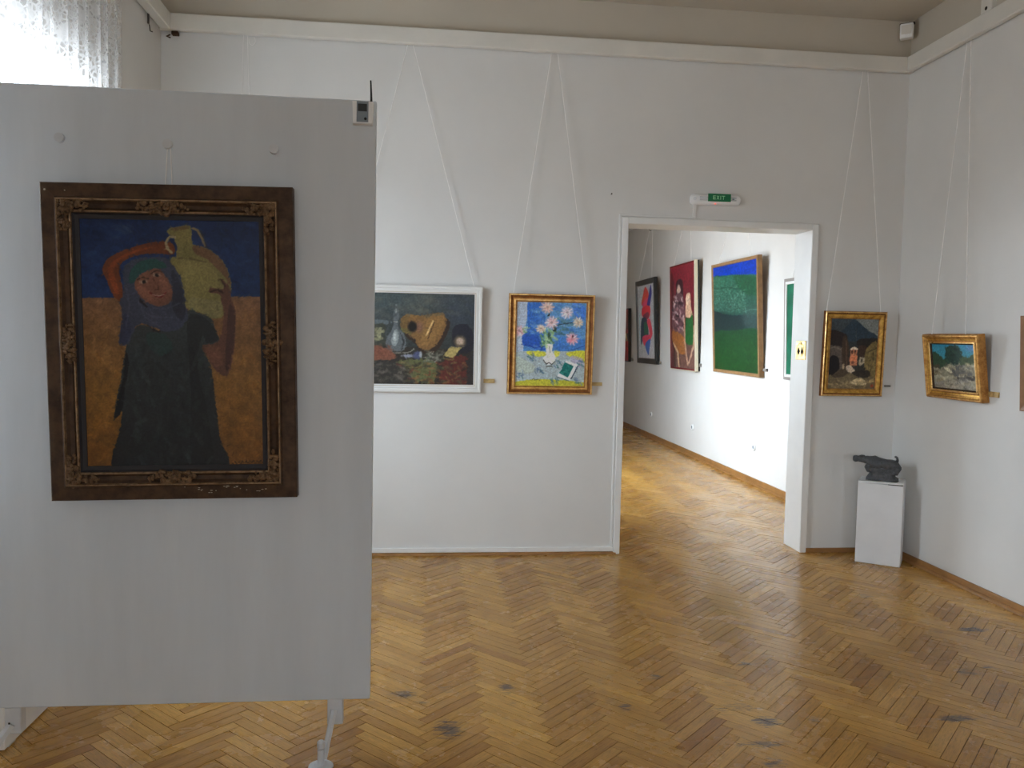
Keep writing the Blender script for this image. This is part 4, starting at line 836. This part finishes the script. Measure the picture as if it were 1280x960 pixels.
# ------------------------------------------------------------------ pedestal with sculpture
ang = math.atan2(-.176, .249); pw, pd, ph = .303, .235, .607
fm = Vector(((3.176+3.425)/2, (5.679+5.503)/2, 0)); inn = Vector((-math.sin(ang), math.cos(ang), 0))
mwp = Matrix.Translation(fm+inn*(pd/2)) @ Matrix.Rotation(ang, 4, 'Z')
pe = empty('pedestal', mwp); tag(pe, 'white box pedestal standing in the room corner', 'pedestal')
MB().bbox((-pw/2, -pd/2, .001), (pw/2, pd/2, ph-.016), .003).build('body', 'pedestal', pe)
m = MB(); m.add([(-pw/2, -pd/2, ph-.0155), (pw/2, -pd/2, ph-.009), (pw/2, pd/2, ph-.009), (-pw/2, pd/2, ph-.0155), (-pw/2, -pd/2, ph-.003), (pw/2, -pd/2, ph+.003), (pw/2, pd/2, ph+.003), (-pw/2, pd/2, ph-.003)], [(3,2,1,0),(4,5,6,7),(0,1,5,4),(1,2,6,5),(2,3,7,6),(3,0,4,7)])
m.build('lid', 'pedestal', pe)
MB().box((.05, -pd/2+.002, ph-.018), (pw/2-.004, -pd/2+.03, ph-.010)).build('lid_gap_shade', 'dark', pe)  # dark block standing in for the shade under the lifted lid
sc_ = .000448
sm = empty('animal_sculpture', Matrix.Translation(mwp @ Vector((-.008, -.035, ph+.002))) @ Matrix.Rotation(ang, 4, 'Z')); tag(sm, 'dark grey stone sculpture of a long-headed animal on the pedestal', 'sculpture')
def sx(x): return (x-620)*sc_
rng = np.random.default_rng(3); rings = []
for (x, t, b, wd) in ((188, 290, 352, 34), (195, 272, 368, 50), (228, 264, 376, 56), (265, 270, 370, 46), (310, 260, 376, 52), (360, 268, 382, 58), (400, 268, 402, 74), (440, 266, 450, 96), (480, 258, 490, 112), (520, 260, 500, 118), (580, 282, 490, 116), (640, 288, 480, 112), (710, 294, 478, 114), (780, 298, 482, 116), (830, 306, 490, 108), (870, 345, 482, 92), (900, 385, 470, 66), (918, 412, 446, 30)):
    zc_, hz = (645-(t+b)/2)*sc_, (b-t)/2*sc_; r_ = []
    for j in range(14):
        a = 2*math.pi*j/14; nn = 1+rng.normal(0, .05); ca, sa = math.cos(a), math.sin(a)
        r_.append((sx(x)+rng.normal(0, .0015), wd*sc_*nn*math.copysign(abs(ca)**.8, ca), zc_+hz*nn*math.copysign(abs(sa)**.8, sa)))
    rings.append(r_)
MB().loft(rings).build('body', 'stone', sm, True)
rings = []
for (z, x0, x1, wd) in ((0, 404, 882, 120), (22, 398, 884, 124), (45, 404, 876, 120), (75, 432, 842, 104), (110, 446, 832, 92), (150, 446, 836, 96), (190, 432, 848, 106), (215, 440, 845, 100)):
    r_ = []
    for j in range(16):
        a = 2*math.pi*j/16; ca, sa = math.cos(a), math.sin(a); nn = 1+rng.normal(0, .03)
        r_.append((sx((x0+x1)/2)+(x1-x0)/2*sc_*nn*math.copysign(abs(ca)**.45, ca), wd*sc_*nn*math.copysign(abs(sa)**.5, sa), z*sc_))
    rings.append(r_)
MB().loft(rings).build('base', 'stone', sm, True)
MB().tube([(sx(846), 0, 320*sc_), (sx(856), 0, 352*sc_), (sx(848), 0, 388*sc_), (sx(828), 0, 402*sc_), (sx(810), 0, 398*sc_)], [.012, .009, .008, .008, .005], 8).build('tail', 'stone', sm, True)
MB().ball((sx(325), -.020, 372*sc_), (.020, .008, .008), 8, 5).build('ear', 'stone', sm, True)
MB().ball((sx(325), .020, 372*sc_), (.020, .008, .008), 8, 5).build('ear', 'stone', sm, True)
MB().ball((sx(215), -.010, 328*sc_), (.010, .010, .014), 8, 5).build('muzzle', 'stone', sm, True)
for s_ in (-1, 1): MB().loft([[(sx(x_)+.018*math.cos(2*math.pi*j/8), s_*.034+.014*math.sin(2*math.pi*j/8), z_*sc_) for j in range(8)] for x_, z_ in ((430, 250), (412, 205), (432, 165), (452, 130))]).build('foreleg', 'stone', sm, True)
MB().loft([[(sx(x_)+.022*math.cos(2*math.pi*j/8), -.036+.014*math.sin(2*math.pi*j/8), z_*sc_) for j in range(8)] for x_, z_ in ((850, 260), (870, 200), (838, 140), (826, 110))]).build('hindleg', 'stone', sm, True)

# ------------------------------------------------------------------ exit sign
ex = empty('exit_sign', (2.112, YB, 2.600)); tag(ex, 'white emergency light with green EXIT plate above the doorway', 'exit sign')
rings = []
for x, s_ in ((-.186, .5), (-.182, .8), (-.168, 1), (.168, 1), (.182, .8), (.186, .5)):
    rings.append([(x, -.001-.045*max(0, min(1, a))*(.9 if s_ < 1 else 1), .038+(.038*s_)*b) for a, b in ((0, -1), (.45, -1), (.8, -.75), (1, -.3), (1, .3), (.8, .75), (.45, 1), (0, 1))])
MB().loft(rings).build('housing', 'plastic', ex, True)
for z in (.052, .034): MB().tube([(-.125, -.047, z), (.150, -.047, z)], .006, 8).build('lamp_tube', 'steel', ex)
pl_ = MB().bbox((-.066, -.058, .022), (.106, -.050, .078), .001).build('sign_plate', 'green', ex)
m = MB(); y0, y1 = -.0595, -.0580; zb, zt, lw = .036, .064, .0052
def bar(x0, z0, x1, z1): m.box((x0, y0, z0), (x1, y1, z1))
x = -.030; bar(x, zb, x+lw, zt); [bar(x+lw, z, x+.020, z+lw) for z in (zb, (zb+zt-lw)/2, zt-lw)]
x = -.004
for (za, zb2) in ((zb, zt), (zt, zb)): m.add([(x, y0, za), (x+lw, y0, za), (x+.022, y0, zb2), (x+.022-lw, y0, zb2), (x, y1, za), (x+lw, y1, za), (x+.022, y1, zb2), (x+.022-lw, y1, zb2)], [(0,1,2,3),(7,6,5,4),(0,4,5,1),(1,5,6,2),(2,6,7,3),(3,7,4,0)])
bar(.025, zb, .025+lw, zt); bar(.037, zt-lw, .060, zt); bar(.0485-lw/2, zb, .0485+lw/2, zt-lw)
m.build('lettering', 'letter', pl_)
MB().tube([(-.163, -.046, .040), (-.163, -.050, .040)], .012, 12).build('speaker_cap', 'steel', ex)
MB().tube([(.128, -.046, .044), (.128, -.050, .044)], .008, 12).build('test_button', 'greyplastic', ex)
MB().ball((-.006, -.043, .006), .0045, 8, 5).build('indicator_lamp', 'led', ex)

# brass pull plate in the right door jamb
bp = empty('door_pull_plate', (DX1, YB+.098, 1.545)); tag(bp, 'brass latch plate set in the right door jamb', 'latch plate')
MB().bbox((-.006, -.080, -.072), (0, .080, .072), .002).build('plate', 'brass', bp)
rings = [[(-x, .062*c*s_, .004+.056*sn*s_) for c, sn in ((math.cos(2*math.pi*j/16), math.sin(2*math.pi*j/16)) for j in range(16))] for x, s_ in ((.005, 1.0), (.008, .97), (.008, .90), (.0055, .87))]
MB().loft(rings, False).build('oval_rim', 'brass', bp, True)
for y in (-.028, .028):
    m = MB(); m.add([(-.0095, y, .022), (-.0095, y-.018, -.010), (-.0095, y, -.032), (-.0095, y+.018, -.010), (-.006, y, .022), (-.006, y-.018, -.010), (-.006, y, -.032), (-.006, y+.018, -.010)], [(3,2,1,0),(0,1,5,4),(1,2,6,5),(2,3,7,6),(3,0,4,7)]); m.build('slot', 'dark', bp)
MB().ball((-.008, 0, .052), (.004, .014, .010), 8, 5).build('finial', 'brass', bp, True)

# ------------------------------------------------------------------ small fittings
se = empty('motion_sensor', Matrix.Translation((XR-.085, YB-.075, 3.86)) @ Matrix.Rotation(math.radians(-38), 4, 'Z')); tag(se, 'white motion sensor high in the corner by the ceiling', 'sensor')
MB().bbox((-.045, -.02, 0), (.045, .03, .11), .006).build('housing', 'plastic', se); MB().bbox((-.034, -.024, .03), (.034, -.019, .095), .002).build('lens', 'rail', se); MB().box((-.05, .0, .108), (.05, .035, .118)).build('bracket', 'dark', se)
jb = empty('junction_box', (XR, 5.07, RT+.006)); tag(jb, 'small junction box on the wall above the right picture rail', 'junction box')
MB().bbox((-.035, -.055, 0), (0, .055, .11), .004).build('body', 'rail', jb); MB().tube([(-.035, 0, .03), (-.037, 0, .03)], .012, 10).build('knockout', 'dark', jb)
for i, (y, z, lb) in enumerate(((13.0846, .386, 'farthest small round wall socket in the next room'), (11.005, .408, 'middle small round wall socket in the next room'), (8.864, .42, 'nearest round wall socket, on the brightest wall patch'))):
    s_ = empty('wall_socket', (HW, y, z-.04)); tag(s_, lb, 'socket', 'round wall sockets')
    MB().tube([(0, 0, .04), (-.012, 0, .04), (-.016, 0, .04)], [.042, .042, .036], 20).build('cover', 'plastic', s_); MB().tube([(-.014, 0, .04), (-.0175, 0, .04)], .022, 16).build('well', 'greyplastic', s_)
    for dy in (-.01, .01): MB().tube([(-.017, dy, .04), (-.019, dy, .04)], .003, 8).build('pin_hole', 'dark', s_)
tag(MB().bbox((XL+.012, 5.632, 3.565), (XL+.024, 5.646, 3.63), .002).tube([(XL+.025, 5.637, 3.56), (XL+.03, 5.637, 3.52), (XL+.045, 5.637, 3.515)], .004, 6).build('rail_hook', 'rod'), 'dark iron hook under the window wall rail', 'hook')
tag(MB().bbox((-1.735, YB-.045, 3.598), (-1.690, YB-.006, 3.623), .004).tube([(-1.745, YB-.03, 3.60), (-1.765, YB-.04, 3.585), (-1.74, YB-.045, 3.575)], .005, 6).build('rail_bracket', 'bronze'), 'dark wooden bracket in the corner under the rail', 'bracket')
tag(MB().tube([(1.336, YB, 2.652), (1.336, YB-.018, 2.654), (1.336, YB-.020, 2.654)], [.003, .003, .006], 8).build('wall_nail', 'rod'), 'small nail in the wall left of the exit sign', 'nail')
tag(MB().tube([(HX1, 13.447, 3.41), (HX1-.03, 13.447, 3.412), (HX1-.032, 13.447, 3.47)], .008, 6).build('wall_hook', 'rod'), 'dark hook high on the wall of the next room', 'hook')

# ------------------------------------------------------------------ lace curtain and shading board along the window wall
CX, y0, y1, zt, zb = XL+.115, 2.75, 4.86, 3.57, .93
nu, nv = 420, 40; V, UVs, F_ = [], [], []; arc = 0.0; prev = None; cols = []
for i in range(nu):
    y = y0+(y1-y0)*i/(nu-1); ph_ = y*2*math.pi/.128
    x = CX+.022*math.sin(ph_)+.010*math.sin(ph_*.37+1)+.006*math.sin(ph_*2.3)
    yy = y+.014*math.sin(ph_*2+.6)
    if prev is not None: arc += math.hypot(x-prev[0], yy-prev[1])
    prev = (x, yy); cols.append((x, yy, arc))
for j in range(nv):
    t = j/(nv-1); z = zt+(zb-zt)*t
    for (x, yy, a_) in cols: V.append((CX+(x-CX)*(.75+.5*t), yy, z)); UVs.append((a_, z))
for j in range(nv-1):
    for i in range(nu-1): F_.append((j*nu+i, (j+1)*nu+i, (j+1)*nu+i+1, j*nu+i+1))
m = MB(); m.v = V; m.f = F_
cu_ = empty('lace_curtain', (CX, (y0+y1)/2, zb)); tag(cu_, 'white lace curtain hanging at the bright window behind the panel', 'curtain')
o = m.build('lace', 'lace', cu_, True, uv=UVs); o.location = (-CX, -(y0+y1)/2, -zb)
o = MB().tube([(CX, y0-.1, zt+.008), (CX, y1+.05, zt+.008)], .012, 10).build('curtain_rod', 'rail', cu_); o.location = (-CX, -(y0+y1)/2, -zb)
for y in (y0-.05, y1+.02):
    o = MB().box((XL, y-.01, zt), (CX, y+.01, zt+.016)).build('bracket', 'rail', cu_); o.location = (-CX, -(y0+y1)/2, -zb)

# white board edge-on by the window; unseen height shaped to shade the floor
RX = -1.55; rc = empty('display_panel', (RX-.02, 3.62, 0)); tag(rc, 'white display board edge-on behind the large panel, its unseen height added to shade the floor', 'display panel')
MB().bbox((-.018, -.42, .004), (.018, .22, 2.25), .003).build('board', 'white', rc)
for y in (-.36, .16): MB().bbox((-.05, y-.03, .001), (.018, y+.03, .0035), .001).build('foot_plate', 'slat', rc)
